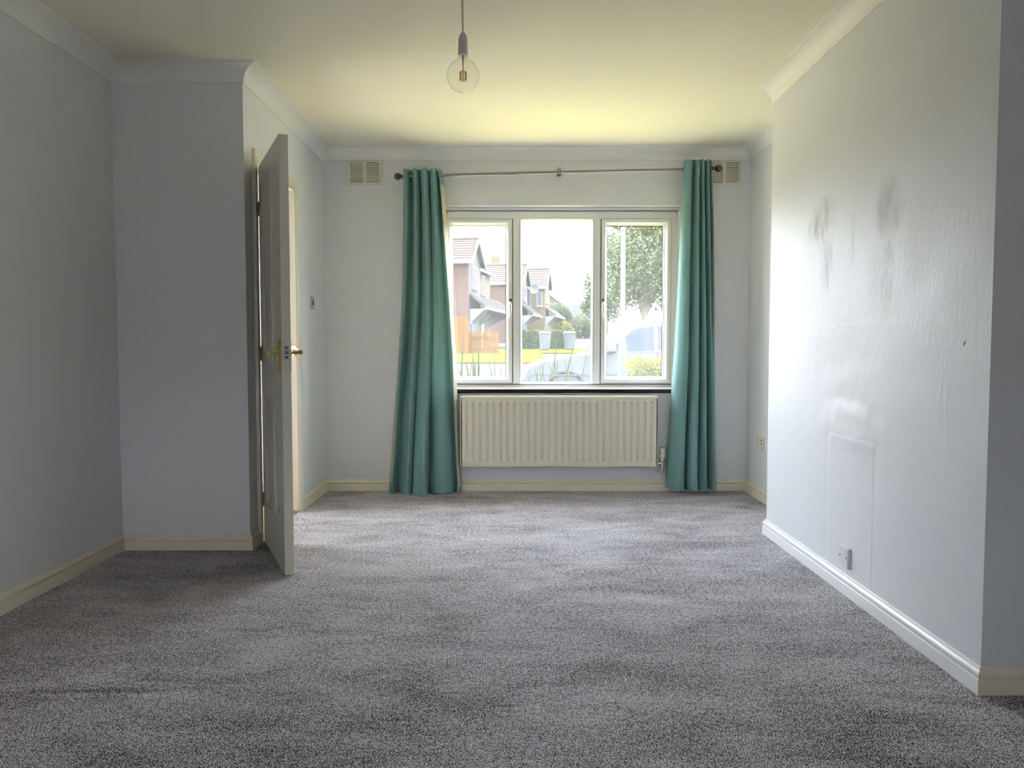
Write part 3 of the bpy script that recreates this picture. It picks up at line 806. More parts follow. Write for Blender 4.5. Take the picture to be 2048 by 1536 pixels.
so = empty('wall_socket', (XA, 5.19, .382), label='white double power socket on the alcove wall by the corner', cat='socket')
I = Matrix.Translation(-so.location)
MB().box(XA - .010, XA, 5.117, 5.263, .339, .425).build('face_plate', M['creamplastic'], so, None, I, .003)
MB().box(XA - .0125, XA - .009, 5.20, 5.245, .345, .419).build('socket_face', M['whiteplastic'], so, None, I, .001)
for yc in (5.155, 5.222):
    h = MB()
    h.box(XA - .0135, XA - .012, yc - .004, yc + .004, .400, .412) if yc > 5.2 else h.box(XA - .0115, XA - .009, yc - .004, yc + .004, .400, .412)
    for dy in (-.011, .011): h.box(XA - .0135, XA - .009, yc + dy - .003, yc + dy + .003, .382, .386)
    h.build('pin_holes', M['dark'], so, None, I)
    MB().prism([(XA - .010, .362), (XA - .0155, .354), (XA - .010, .349)], yc - .008, yc + .008, lambda a, b, h: (a, h, b)).build('socket_switch', M['whiteplastic'], so, None, I)

bp = empty('blank_plate', (XR, 3.21, .155), label='white blank cover plate low on the chimney breast', cat='cover plate')
I = Matrix.Translation(-bp.location)
MB().box(XR - .016, XR, 3.167, 3.253, .115, .199).build('cover', M['plate'], bp, None, I, .002)
for dy in (-.030, .030):
    MB().lathe([(0, 0), (.004, 0), (.004, -.0006), (0, -.0006)], (XR - .016, 3.21 + dy, .158), 'x', 10).build('screw', M['dark'], bp, None, I)

pl = MB().lathe([(0, 0), (.009, 0), (.009, -.006), (.005, -.008), (0, -.005)], (.362, D, 2.149), 'y', 10)
tag(pl.build('wall_plug', M['whiteplastic'], None, 40), 'small white wall plug left in the wall above the window', 'wall plug')

# ================================================================ OUTSIDE
def terr(d):
    st_ = [(-40, -.14), (16, -.14), (28, .30), (36, .60), (44, .74), (60, 1.05), (100, 1.95), (200, 4.4), (420, 9)]
    return ramp_pts(st_, d)
def rough_ground(name, a, b, sc, bump=.4):
    n = N(name); co = n.coord()
    k = n.math('ADD', n.math('MULTIPLY', n.noise(co, sc, 4, .6), .6), n.math('MULTIPLY', n.noise(co, sc * .08, 3), .4))
    return n.done(n.principled(n.mix(k, a, b), .9, 0, n.bump(k, bump, .01), Specular_IOR_Level=0.0))
M['tarmac'] = rough_ground('pale_worn_tarmac', (.042, .037, .034), (.060, .053, .048), 40)
M['gravel'] = rough_ground('golden_gravel', (.34, .33, .30), (.50, .48, .44), 60, .8)
M['lawn'] = rough_ground('lawn_grass', (.028, .033, .005), (.048, .052, .009), 30, .8)
def strip(name, x0, x1, ys, dz, mat, label):
    rows = [[(x0, y, terr(y) + dz), (x1, y, terr(y) + dz)] for y in ys]
    rows2 = [[(x0, y, terr(y) + dz - .6), (x1, y, terr(y) + dz - .6)] for y in ys]
    mb = MB(); n = len(ys)
    mb.v = [p for r in rows + rows2 for p in r]
    mb.f = [(2*i, 2*i+1, 2*i+3, 2*i+2) for i in range(n-1)] + [(2*i+2*n, 2*i+1+2*n, 2*i+3+2*n, 2*i+2+2*n) for i in range(n-1)]
    mb.f += [(2*i, 2*i+2, 2*i+2+2*n, 2*i+2*n) for i in range(n-1)] + [(2*i+1, 2*i+3, 2*i+3+2*n, 2*i+1+2*n) for i in range(n-1)]
    mb.f += [(0, 1, 2*n+1, 2*n), (2*n-2, 2*n-1, 4*n-1, 4*n-2)]
    return tag(mb.build(name, mat), label, kind=S)
strip('road', -300, 300, [9.6, 16, 20, 24, 28, 36, 44, 60, 100, 200, 420], -.03, M['tarmac'], 'pale worn tarmac road and drive outside the window')
M['frontlawn'] = rough_ground('dry_yellow_lawn', (.36, .32, .05), (.54, .48, .10), 60, .8)
strip('front_garden', -60, 60, [5.8, 9.6], -.02, M['frontlawn'], 'sunlit dry front lawn right outside the window')
strip('rear_patio', -60, 60, [-40, 0, 5.8], -.02, M['gravel'], 'pale gravel ground around and behind the house')
strip('verge', -12.0, 1.4, [29.5, 33, 36, 40, 44, 47.5], .03, M['lawn'], 'bright green lawn across the road')
strip('garden_lawn', 1.4, 8.0, [38, 40, 44, 48], .03, M['lawn'], 'lawn in front of the clipped hedge')

M['brick'] = None
def brickmat():
    n = N('house_brick'); co = n.coord()
    b = n.new('ShaderNodeTexBrick')
    b.inputs['Scale'].default_value = 4.0; b.inputs['Mortar Size'].default_value = .02
    b.inputs['Color1'].default_value = (.050, .026, .019, 1); b.inputs['Color2'].default_value = (.064, .036, .028, 1); b.inputs['Mortar'].default_value = (.060, .052, .047, 1)
    mp_ = n.new('ShaderNodeMapping'); mp_.inputs['Rotation'].default_value = (math.pi / 2, 0, math.pi / 2)
    n.link(co, mp_.inputs['Vector']); n.link(mp_.outputs[0], b.inputs['Vector'])
    return n.done(n.principled(b.outputs['Color'], .9, Specular_IOR_Level=0.1))
M['brick'] = brickmat()
M['render'] = simple('cream_render', (.070, .053, .028), .85, var=.06, vscale=1, Specular_IOR_Level=0.1)
M['redtile'] = simple('red_roof_tile', (.050, .035, .032), .8, var=.25, vscale=5, Specular_IOR_Level=0.1)
M['slate'] = simple('grey_roof_slate', (.028, .029, .034), .7, var=.2, vscale=5, Specular_IOR_Level=0.1)
M['housewhite'] = simple('house_white_trim', (.115, .112, .108), .6, Specular_IOR_Level=0.1)
M['houseglass'] = simple('house_window_glass', (.05, .06, .08), .12)
M['darkdoor'] = simple('house_dark_door', (.08, .06, .05), .5)

def roof_plane(mb, a, b, c, d, courses, step=.05):
    """tiled slope: a-b eaves, c-d ridge (a under c), built from overlapping stepped courses"""
    a, b, c, d = map(Vector, (a, b, c, d))
    nrm = (b - a).cross(c - a).normalized()
    if nrm.z < 0: nrm = -nrm
    for i in range(courses):
        k0, k1 = i / courses, (i + 1) / courses + .15 / courses
        p = [a.lerp(c, k0), b.lerp(d, k0), b.lerp(d, min(1, k1)), a.lerp(c, min(1, k1))]
        lo = [q - nrm * .10 for q in p]
        hi = [p[0] + nrm * step, p[1] + nrm * step, p[2], p[3]]
        mb.add(lo + hi, [(0,3,2,1),(4,5,6,7),(0,1,5,4),(1,2,6,5),(2,3,7,6),(3,0,4,7)])
def house_window(par, o, u, w, h, n, lights=2):
    """window of width w along u (unit), height h, facing n"""
    o, u, n = Vector(o), Vector(u), Vector(n)
    up = Vector((0, 0, 1))
    fnp = lambda a, b, q: tuple(o + u * a + up * b + n * q)
    f = MB().sweep(rect(0, w, 0, h), [(0, -.05), (0, .05), (.09, .05), (.09, -.05)], fnp, True)
    for k in range(1, lights):
        x = w * k / lights
        f.prism([(x - .04, .05), (x + .04, .05), (x + .04, h - .05), (x - .04, h - .05)], -.04, .05, fnp)
    fo = f.build('window', M['housewhite'], par)
    for k in range(lights):
        MB().prism([(w*k/lights + .05, .05), (w*(k+1)/lights - .05, .05), (w*(k+1)/lights - .05, h - .05), (w*k/lights + .05, h - .05)], -.03, .01, fnp).build('pane', M['houseglass'], fo)
    MB().prism([(-.08, -.09), (w + .08, -.09), (w + .08, 0), (-.08, 0)], -.05, .12, fnp).build('sill', M['housewhite'], fo)

def house(loc, rz, label, wall, wingroof, mainroof, ez, pz, gw, rec, blen, wingwall=None):
    """house whose street side faces local +x; the gabled wing spans y 0..gw, the recessed body y gw..gw+blen"""
    h = empty('house', loc, rz, label=label, cat='house', group='houses across the road')
    deep = 6.0
    ww = wingwall or wall
    # gabled wing
    mb = MB()
    mb.prism([(0, -.6), (gw, -.6), (gw, ez), (gw / 2, pz - .12), (0, ez)], -deep, 0, lambda a, b, q: (q, a, b))
    mb.build('gable_wing', ww, h)
    rf = MB(); ov = .28
    k = (pz - ez) / (gw / 2)
    roof_plane(rf, (-deep, -ov, ez - ov * k), (ov, -ov, ez - ov * k), (-deep, gw / 2, pz), (ov, gw / 2, pz), 9)
    roof_plane(rf, (-deep, gw + ov, ez - ov * k), (ov, gw + ov, ez - ov * k), (-deep, gw / 2, pz), (ov, gw / 2, pz), 9)
    rf.tube([(-deep, gw / 2, pz + .04), (ov, gw / 2, pz + .04)], .10, 8)
    rf.build('wing_roof', wingroof, h)
    bg_ = MB()
    for y0, y1 in ((-ov, gw / 2), (gw + ov, gw / 2)):
        q = [(y0, ez - ov * k - .20), (y0, ez - ov * k + .03), (y1, pz + .05), (y1, pz - .20)]
        bg_.prism(q, ov - .02, ov + .05, lambda a, b, q: (q, a, b))
    bg_.build('bargeboard', M['housewhite'], h)
    MB().box(-deep, ov, -ov - .10, -ov + .02, ez - ov * k - .16, ez - ov * k + .02).build('gutter', M['housewhite'], h)
    # recessed body
    mb = MB(); mb.prism([(-deep, -.6), (-rec, -.6), (-rec, ez), ((-rec - deep) / 2, pz + .3), (-deep, ez)], gw, gw + blen, lambda a, b, q: (a, q, b))
    mb.build('main_wall', wall, h)
    rf = MB(); rx = (-rec - deep) / 2; k2 = (pz + .3 - ez) / (rx + deep)
    roof_plane(rf, (-rec + ov, gw - .2, ez - ov * k2), (-rec + ov, gw + blen + ov, ez - ov * k2), (rx, gw - .2, pz + .35), (rx, gw + blen + ov, pz + .35), 9)
    roof_plane(rf, (-deep - ov, gw - .2, ez - ov * k2), (-deep - ov, gw + blen + ov, ez - ov * k2), (rx, gw - .2, pz + .35), (rx, gw + blen + ov, pz + .35), 9)
    rf.build('main_roof', mainroof, h)
    MB().box(-rec + ov - .02, -rec + ov + .10, gw, gw + blen + ov, ez - ov * k2 - .16, ez - ov * k2 + .02).build('gutter', M['housewhite'], h)
    ch = MB().box(rx - .4, rx + .4, gw + blen - 1.3, gw + blen - .5, pz - .2, pz + 1.2); ch.build('chimney', wall, h)
    # windows
    house_window(h, (0, gw / 2 - .65, ez - 1.75), (0, 1, 0), 1.3, 1.35, (1, 0, 0), 3)
    house_window(h, (0, gw / 2 - .75, .85), (0, 1, 0), 1.5, 1.3, (1, 0, 0), 3)
    house_window(h, (-rec, gw + blen * .55, ez - 1.75), (0, 1, 0), 1.1, 1.35, (1, 0, 0), 2)
    MB().box(-rec - .02, -rec + .05, gw + blen * .5, gw + blen * .5 + .95, .05, 2.1).build('front_door', M['darkdoor'], h)
    # lean-to canopy on white brackets
    cn = MB(); roof_plane(cn, (1.0, .3, 2.55), (1.0, gw + blen - .2, 2.55), (-rec if rec < .3 else .0, .3, 3.35), (0, gw + blen - .2, 3.35), 5)
    cn.build('canopy_roof', mainroof, h)
    MB().box(.96, 1.06, .3, gw + blen - .2, 2.38, 2.55).build('canopy_fascia', M['housewhite'], h)
    for y in (.35, gw * .5, gw, gw + blen * .45, gw + blen - .35):
        b = MB(); xr_ = 0 if y <= gw else -rec
        b.prism([(xr_, 2.42), (1.0, 2.42), (1.0, 2.34), (.86, 2.34), (xr_ + .12, 1.62), (xr_ + .12, 1.50), (xr_, 1.50)], y - .05, y + .05, lambda a, b_, q: (a, q, b_))
        b.build('canopy_bracket', M['housewhite'], h)
    return h
rz = -math.radians(10)
p = at(937, 690, 46); gz = terr(47)
hA = house((p.x, 46, gz), rz, 'brick and cream house with red tiled gable nearest across the road', M['render'], M['redtile'], M['slate'], 5.45, 6.75, 3.3, .7, 6.5, M['brick'])
for q in ('left_light',):
    house_window(hA, (-2.2, 0, 1.0), (1, 0, 0), .6, .6, (0, -1, 0), 1)
MB().tube([(-1.05, -.1, .2), (-1.05, -.1, 5.0)], .06, 8).build('downpipe', M['housewhite'], hA)
p = at(1043, 690, 68)
hB = house((p.x, 68, terr(69)), rz, 'brick gabled house in the middle of the terrace', M['render'], M['redtile'], M['slate'], 5.5, 7.0, 3.3, .7, 2.9, M['brick'])
# satellite dish on the middle house
dsh = empty('satellite_dish', at(1068, 578, 70.2), label='grey satellite dish fixed on the middle gabled house', cat='satellite dish')
MB().lathe([(0, .10), (.22, .07), (.42, -.02), (.44, -.02), (.22, .03), (0, .06)], (0, 0, 0), 'y', 20).build('dish', simple('dish_grey', (.05, .053, .06), .5), dsh, 40)
MB().tube([(0, .1, 0), (0, .35, -.1), (-.3, .6, -.15)], .03, 6).build('arm', M['steel'], dsh)
MB().tube([(0, .05, -.3), (0, -.4, 0)], .015, 6).build('feed_arm', M['steel'], dsh)
p = at(1089, 690, 76)
hC = house((p.x, 75.4, terr(77)), rz, 'cream rendered house with red roof at the far end of terrace', M['render'], M['redtile'], M['slate'], 5.5, 7.15, 3.3, .7, 6.0)
for k in range(3):
    house_window(hC, (-.8 - 1.1 * k, 0, 3.4), (1, 0, 0), .55, 1.4, (0, -1, 0), 1)

def cottage(loc, rz, w, d, ez, pz, label, wall, roof):
    """plain gabled house, ridge along local x"""
    h = empty('house', loc, rz, label=label, cat='house', group='houses across the road')
    MB().prism([(0, -1), (d, -1), (d, ez), (d / 2, pz - .1), (0, ez)], 0, w, lambda a, b, q: (q, a, b)).build('main_wall', wall, h)
    rf = MB(); k = (pz - ez) / (d / 2); o = .3
    roof_plane(rf, (-o, -o, ez - o * k), (w + o, -o, ez - o * k), (-o, d / 2, pz), (w + o, d / 2, pz), 9)
    roof_plane(rf, (-o, d + o, ez - o * k), (w + o, d + o, ez - o * k), (-o, d / 2, pz), (w + o, d / 2, pz), 9)
    rf.build('main_roof', roof, h)
    MB().box(w - 1.2, w - .5, d / 2 - .4, d / 2 + .4, pz - .4, pz + 1.1).build('chimney', wall, h)
    MB().box(-o, w + o, -o - .1, -o + .02, ez - o * k - .15, ez - o * k).build('gutter', M['housewhite'], h)
    for x in (w * .18, w * .55):
        house_window(h, (x, 0, ez - 1.6), (1, 0, 0), 1.2, 1.1, (0, -1, 0), 2)
        house_window(h, (x, 0, .9), (1, 0, 0), 1.2, 1.2, (0, -1, 0), 2)
    return h
p = at(1092, 690, 96)
cottage((p.x + 2.6, 96, terr(96) - .5), math.radians(90), 8, 4.6, 4.3, 6.0, 'pale rendered gable house beyond the terrace', M['render'], M['slate'])
p = at(1116, 690, 112)
cottage((p.x, 112, terr(112) - 1.2), math.radians(-4), 7.2, 6, 3.7, 6.0, 'far cream house with grey slate roof and chimney', M['render'], M['slate'])

# ---------------------------------------------------------------- vegetation
def leafmat(name, c, var=.35):
    n = N(name); co = n.coord()
    f = n.noise(co, 3.5, 4, .6)
    base = n.mix(f, tuple(x * (1 - var) for x in c), tuple(x * (1 + var) for x in c))
    p_ = n.principled(base, .6, Specular_IOR_Level=0.2)
    t_ = n.new('ShaderNodeBsdfTranslucent'); n.link(base, t_.inputs['Color'])
    mx = n.new('ShaderNodeMixShader'); mx.inputs[0].default_value = .3
    n.link(p_, mx.inputs[1]); n.link(t_.outputs[0], mx.inputs[2])
    return n.done(mx.outputs[0])
M['leaf'] = leafmat('tree_leaves', (.046, .064, .020)); M['leafpale'] = leafmat('pale_leaves', (.042, .058, .026))
M['leafyellow'] = leafmat('golden_leaves', (.085, .085, .012)); M['hedge'] = leafmat('hedge_leaves', (.030, .050, .012))
M['blade'] = leafmat('strap_leaves', (.016, .032, .008)); M['bark'] = simple('bark', (.09, .07, .055), .9, var=.3, vscale=9)
M['pink'] = simple('foxglove_pink', (.20, .02, .08), .5)
def leaf(mb, p, s, rng, elong=1.6):
    th, ph = rng.uniform(0, 2 * math.pi), math.acos(rng.uniform(-1, 1))
    u = Vector((math.sin(ph) * math.cos(th), math.sin(ph) * math.sin(th), math.cos(ph)))
    w = u.cross(Vector((rng.uniform(-1, 1), rng.uniform(-1, 1), rng.uniform(-1, 1)))).normalized()
    a = u * s * elong * .5; b = w * s * .5
    mb.add([p - a, p + b, p + a, p - b], [(0, 1, 2, 3)])
def crown(blobs, n, s, seed):
    rng = random.Random(seed); mb = MB()
    tot = sum(b[3] * b[4] for b in blobs)
    for (x, y, z, rx, rz_) in blobs:
        for _ in range(int(n * rx * rz_ / tot)):
            d = Vector((rng.gauss(0, 1), rng.gauss(0, 1), rng.gauss(0, 1))).normalized() * (rng.random() ** .45)
            leaf(mb, Vector((x + d.x * rx, y + d.y * rx, z + d.z * rz_)), s * rng.uniform(.7, 1.3), rng)
    return mb
def tree(name, loc, blobs, n, s, seed, mat, label, trunk, cat='tree', group='trees and bushes across the road'):
    t_ = empty(name, loc, label=label, cat=cat, group=group)
    crown(blobs, n, s, seed).build('crown', mat, t_, None, None, 0, False)
    tr = MB(); r, hgt = trunk
    tr.tube([(0, 0, -.3), (.03, 0, hgt * .5), (0, .05, hgt)], [r * 1.25, r, r * .7], 9)
    rng = random.Random(seed)
    for (x, y, z, rx, rz_) in blobs:
        tr.tube([(0, .03, hgt * .75), (x * .5, y * .5, (hgt + z) / 2), (x, y, z)], [r * .6, r * .4, r * .12], 6)
    tr.build('trunk', M['bark'], t_, 50)
    return t_
p = at(1288, 690, 30)
tree('broadleaf_tree', (p.x, 30, terr(30)), [(0, 0, 4.0, 2.0, 1.7), (-.55, -.2, 3.1, 1.1, 1.1), (.9, 0, 3.3, 1.3, 1.4), (.3, 0, 5.6, 1.7, 1.3), (.9, 0, 5.2, 1.3, 1.2), (-.9, 0, 4.2, .8, .8), (1.3, .2, 4.3, 1.5, 1.5), (1.9, 0, 6.2, 1.3, 1.1)],
     30000, .085, 4, M['leaf'], 'big leafy tree behind the parked car', (.17, 2.3))
p = at(1190, 690, 62)
tree('birch_tree', (p.x, 62, terr(62)), [(0, 0, 4.6, 1.1, 1.6), (.3, 0, 3.0, 1.4, 1.0), (-.5, 0, 3.2, .8, .9), (.6, 0, 5.6, .8, .9), (1.5, 0, 3.5, 1.3, 1.8)], 7000, .12, 7, M['leafpale'], 'slender pale tree by the far cars', (.10, 3.6))
p = at(1122, 690, 86.5)
tree('garden_bush', (p.x, 86.5, terr(86.5)), [(0, 0, 1.3, 1.1, 1.0), (.8, 0, .9, .8, .8), (-.6, 0, 2.0, .9, .9)], 3600, .11, 9, M['leafyellow'], 'yellow green bush beside the end terrace house', (.07, 1.2), 'bush')
p = at(1112, 690, 91)
tree('garden_tree', (p.x, 91, terr(91)), [(0, 0, 3.1, 1.5, 1.3), (1.0, 0, 2.6, 1.0, 1.0)], 3600, .13, 12, M['leafpale'], 'rounded small tree before the pale gable house', (.08, 2.2))
p = at(1163, 690, 95)
tree('garden_bush', (p.x, 95, terr(95)), [(0, 0, 1.7, 1.5, 1.5), (1.0, 0, 1.1, 1.1, 1.0), (-1.0, 0, 1.0, .9, .8)], 4600, .12, 15, M['leafpale'], 'grey green bush before the far slate roofed house', (.08, 1.2), 'bush')
def hedge(name, x0, x1, y0, y1, z0, z1, n, s, seed, mat, label, group=None):
    rng = random.Random(seed); mb = MB()
    h = empty(name, ((x0 + x1) / 2, (y0 + y1) / 2, z0), label=label, cat='hedge')
    I = Matrix.Translation(-h.location)
    core = MB().box(x0 + .08, x1 - .08, y0 + .08, y1 - .08, z0 - .1, z1 - .08)
    core.build('twigs', M['hedge'], h, None, I)
    for _ in range(n):
        a, b, c = rng.random(), rng.random(), rng.random()
        k = rng.random()
        if k < .55: q = (x0 + (x1 - x0) * a, y0 + rng.uniform(-.02, .10), z0 + (z1 - z0) * c)
        elif k < .85: q = (x0 + (x1 - x0) * a, y0 + (y1 - y0) * b, z1 - rng.uniform(-.02, .10))
        else: q = ((x0 + .05 * c) if rng.random() < .5 else (x1 - .05 * c), y0 + (y1 - y0) * b, z0 + (z1 - z0) * c)
        leaf(mb, Vector(q), s * rng.uniform(.7, 1.3), rng, 1.4)
    mb.build('leaves', mat, h, None, I, 0, False)
    return h
a, b = at(1042, 690, 46.5), at(1146, 690, 46.5)
hedge('clipped_hedge', a.x, b.x, 46.2, 47.4, terr(47), terr(47) + 1.12, 6500, .085, 21, M['hedge'], 'long clipped green hedge behind the wheelie bins')
a = at(1258, 722, 8.2)
hedge('box_hedge', a.x, a.x + 1.6, 8.1, 8.7, -.16, at(1290, 721, 8.2).z, 9000, .026, 22, M['leafyellow'], 'golden green box hedge just outside the right hand pane')

def blades(loc, specs, seed, label, mat=None):
    """clump of strap leaves; specs: (lean dx, lean dy, height, width, droop)"""
    pl_ = empty('strap_leaf_plant', loc, label=label, cat='plant', group='strap leaved plants under the window')
    mb = MB()
    rng = random.Random(seed)
    for (dx, dy, hh, w, dr) in specs:
        bx, by = rng.uniform(-.04, .04), rng.uniform(-.04, .04)
        n = 9; rows = []
        for i in range(n + 1):
            k = i / n
            x = bx + dx * k ** 1.6; y = by + dy * k ** 1.6
            z = hh * (k - dr * max(0, k - .6) ** 2 * 4)
            ww = w * (.6 + .8 * k) * (1 - k ** 3) * .5 + .0008
            side = Vector((1, .25, 0)) if abs(dx) < .6 * hh else Vector((.6, .8, 0))
            side.normalize()
            c = Vector((x, y, z))
            rows.append([tuple(c - side * ww), tuple(c + Vector((0, -.25 * ww, 0))), tuple(c + side * ww)])
        mb.grid(rows)
    mb.build('leaves', mat or M['blade'], pl_, 80, None, 0, False)
    return pl_
GZ = -.17
def clump(px, d, seed, n, hmin, hmax, spread, w, label):
    rng = random.Random(seed)
    p_ = at(px, 760, d)
    specs = [(rng.uniform(-spread, spread), rng.uniform(-.12, .12), rng.uniform(hmin, hmax), w * rng.uniform(.6, 1.3), rng.choice((0, .2, .6, 1.1))) for _ in range(n)]
    blades((p_.x, d, GZ), specs, seed, label)
clump(922, 6.7, 31, 12, 1.00, 1.30, .14, .018, 'thin strap leaves at the left end of window glass')
clump(955, 6.6, 32, 20, .95, 1.36, .16, .026, 'broad leaved clump before the orange gate')
clump(998, 6.8, 33, 12, 1.00, 1.28, .13, .014, 'few thin drooping leaves right of the gate')
clump(1066, 6.6, 34, 24, .95, 1.28, .24, .014, 'thin arching leaves at left of the middle pane')
clump(1103, 6.75, 35, 28, .92, 1.32, .22, .016, 'dense upright leaf clump in the middle pane')
clump(1140, 6.95, 36, 20, .95, 1.28, .22, .012, 'wispy drooping leaves before the car wheel')
# foxglove
fg = empty('foxglove', (at(1316, 690, 8.95).x, 8.95, GZ), label='pink foxglove spike rising behind the box hedge', cat='flower')
MB().tube([(0, 0, 0), (.01, 0, .7), (-.01, 0, 1.36)], [.008, .006, .002], 7).build('stem', M['blade'], fg)
rng = random.Random(5)
for k in range(26):
    z = .78 + .022 * k; an = k * 2.4; s_ = 1.0 - .028 * k
    b = MB(); d_ = Vector((math.cos(an), math.sin(an), -.75)).normalized()
    o_ = Vector((0, 0, z))
    b.tube([o_ + d_ * .004, o_ + d_ * .018 * s_, o_ + d_ * .042 * s_, o_ + d_ * .055 * s_], [.004 * s_, .012 * s_, .015 * s_, .022 * s_], 8)
    b.build('bell', M['pink'], fg, 50)

# ---------------------------------------------------------------- lamp post
lx = at(1245, 690, 13.6)
M['postwhite'] = simple('post_white', (.045, .042, .042), .6, var=.06); M['postblue'] = simple('post_blue', (.024, .058, .085), .5, var=.12, vscale=9)
lp = empty('lamp_post', (lx.x, 13.6, terr(13.6)), label='white street lamp post with a pale blue base by the car', cat='lamp post')
MB().lathe([(0, -.2), (.082, -.2), (.082, 1.02), (.075, 1.10), (.045, 1.30), (.045, 1.31)], (0, 0, 0), 'z', 18).build('base', M['postblue'], lp, 30)
MB().tube([(0, 0, 1.28), (0, 0, 3.2), (0, 0, 6.0)], [.044, .040, .034], 14).build('pole', M['postwhite'], lp, 40)
MB().tube([(0, 0, 5.9), (0, -.1, 6.2), (0, -.5, 6.35)], [.034, .03, .026], 10).build('arm', M['postwhite'], lp, 40)
MB().box(-.12, .12, -1.1, -.45, 6.3, 6.42).build('lantern', M['greyplastic'], lp, None, None, .03)
MB().box(-.03, .03, -.086, -.078, .25, .75).build('access_door', M['postblue'], lp)

# ---------------------------------------------------------------- gate and fence
M['orangewood'] = wood('orange_stained_timber', (.080, .036, .004), (.105, .050, .007), .6, (30, 30, 2), .2, Specular_IOR_Level=0.1)
def panel(px0, px1, pytop, d, zb, n, label, name, cat, frame=True):
    a, b = at(px0, pytop, d), at(px1, pytop, d)
    g = empty(name, ((a.x + b.x) / 2, d, zb), label=label, cat=cat)
    w, hgt = b.x - a.x, a.z - zb
    bw = w / n
    for k in range(n):
        x = -w / 2 + bw * k
        MB().box(x + .012, x + bw - .012, -.012, .012, .04, hgt + .03 * math.sin(k * 2.1)).build('plank', M['orangewood'], g)
    for z in (.18, hgt - .28):
        MB().box(-w / 2, w / 2, -.05, -.012, z, z + .10).build('rail', M['orangewood'], g)
    for x in (-w / 2 - .06, w / 2 + .06):
        MB().box(x - .06, x + .06, -.06, .06, -.2, hgt + .02).build('post', M['orangewood'], g)
    return g
panel(941, 992, 664, 37, terr(37), 11, 'low orange timber gate with upright slats', 'timber_gate', 'gate')
panel(898, 931, 633, 36, terr(36), 6, 'tall orange timber fence panel beside the gate', 'fence_panel', 'fence')

# ---------------------------------------------------------------- wheelie bins
def bin_(px, d, label, c):
    m_ = simple('bin_plastic', c, .5, var=.1)
    p_ = at(px, 690, d)
    b = empty('wheelie_bin', (p_.x, d, terr(d)), .2, label=label, cat='bin', group='wheelie bins across the road')
    body = MB(); s0, s1 = .22, .29
    body.add([(-s0, -s0, .05), (s0, -s0, .05), (s0, s0 + .04, .05), (-s0, s0 + .04, .05), (-s1, -s1, .95), (s1, -s1, .95), (s1, s1 + .06, .95), (-s1, s1 + .06, .95)],
             [(0,3,2,1),(4,5,6,7),(0,1,5,4),(1,2,6,5),(2,3,7,6),(3,0,4,7)])
    body.build('body', m_, b, None, None, .03)
    MB().prism([(-.33, .95), (.36, .95), (.36, 1.06), (.1, 1.09), (-.33, 1.0)], -.31, .31, lambda a, b_, q: (q, a, b_)).build('lid', m_, b, None, None, .02)
    for sx in (-1, 1):
        MB().lathe([(0, -.03), (.10, -.03), (.10, .03), (0, .03)], (sx * .2, .27, .10), 'x', 14).build('wheel', M['dark'], b)
    MB().tube([(-.25, .40, .98), (.25, .40, .98)], .02, 8).build('handle', m_, b)
bin_(1090, 43.5, 'pale grey wheelie bin before the hedge', (.040, .043, .046))
bin_(1139, 44.5, 'grey green wheelie bin nearer the far cars', (.034, .042, .042))

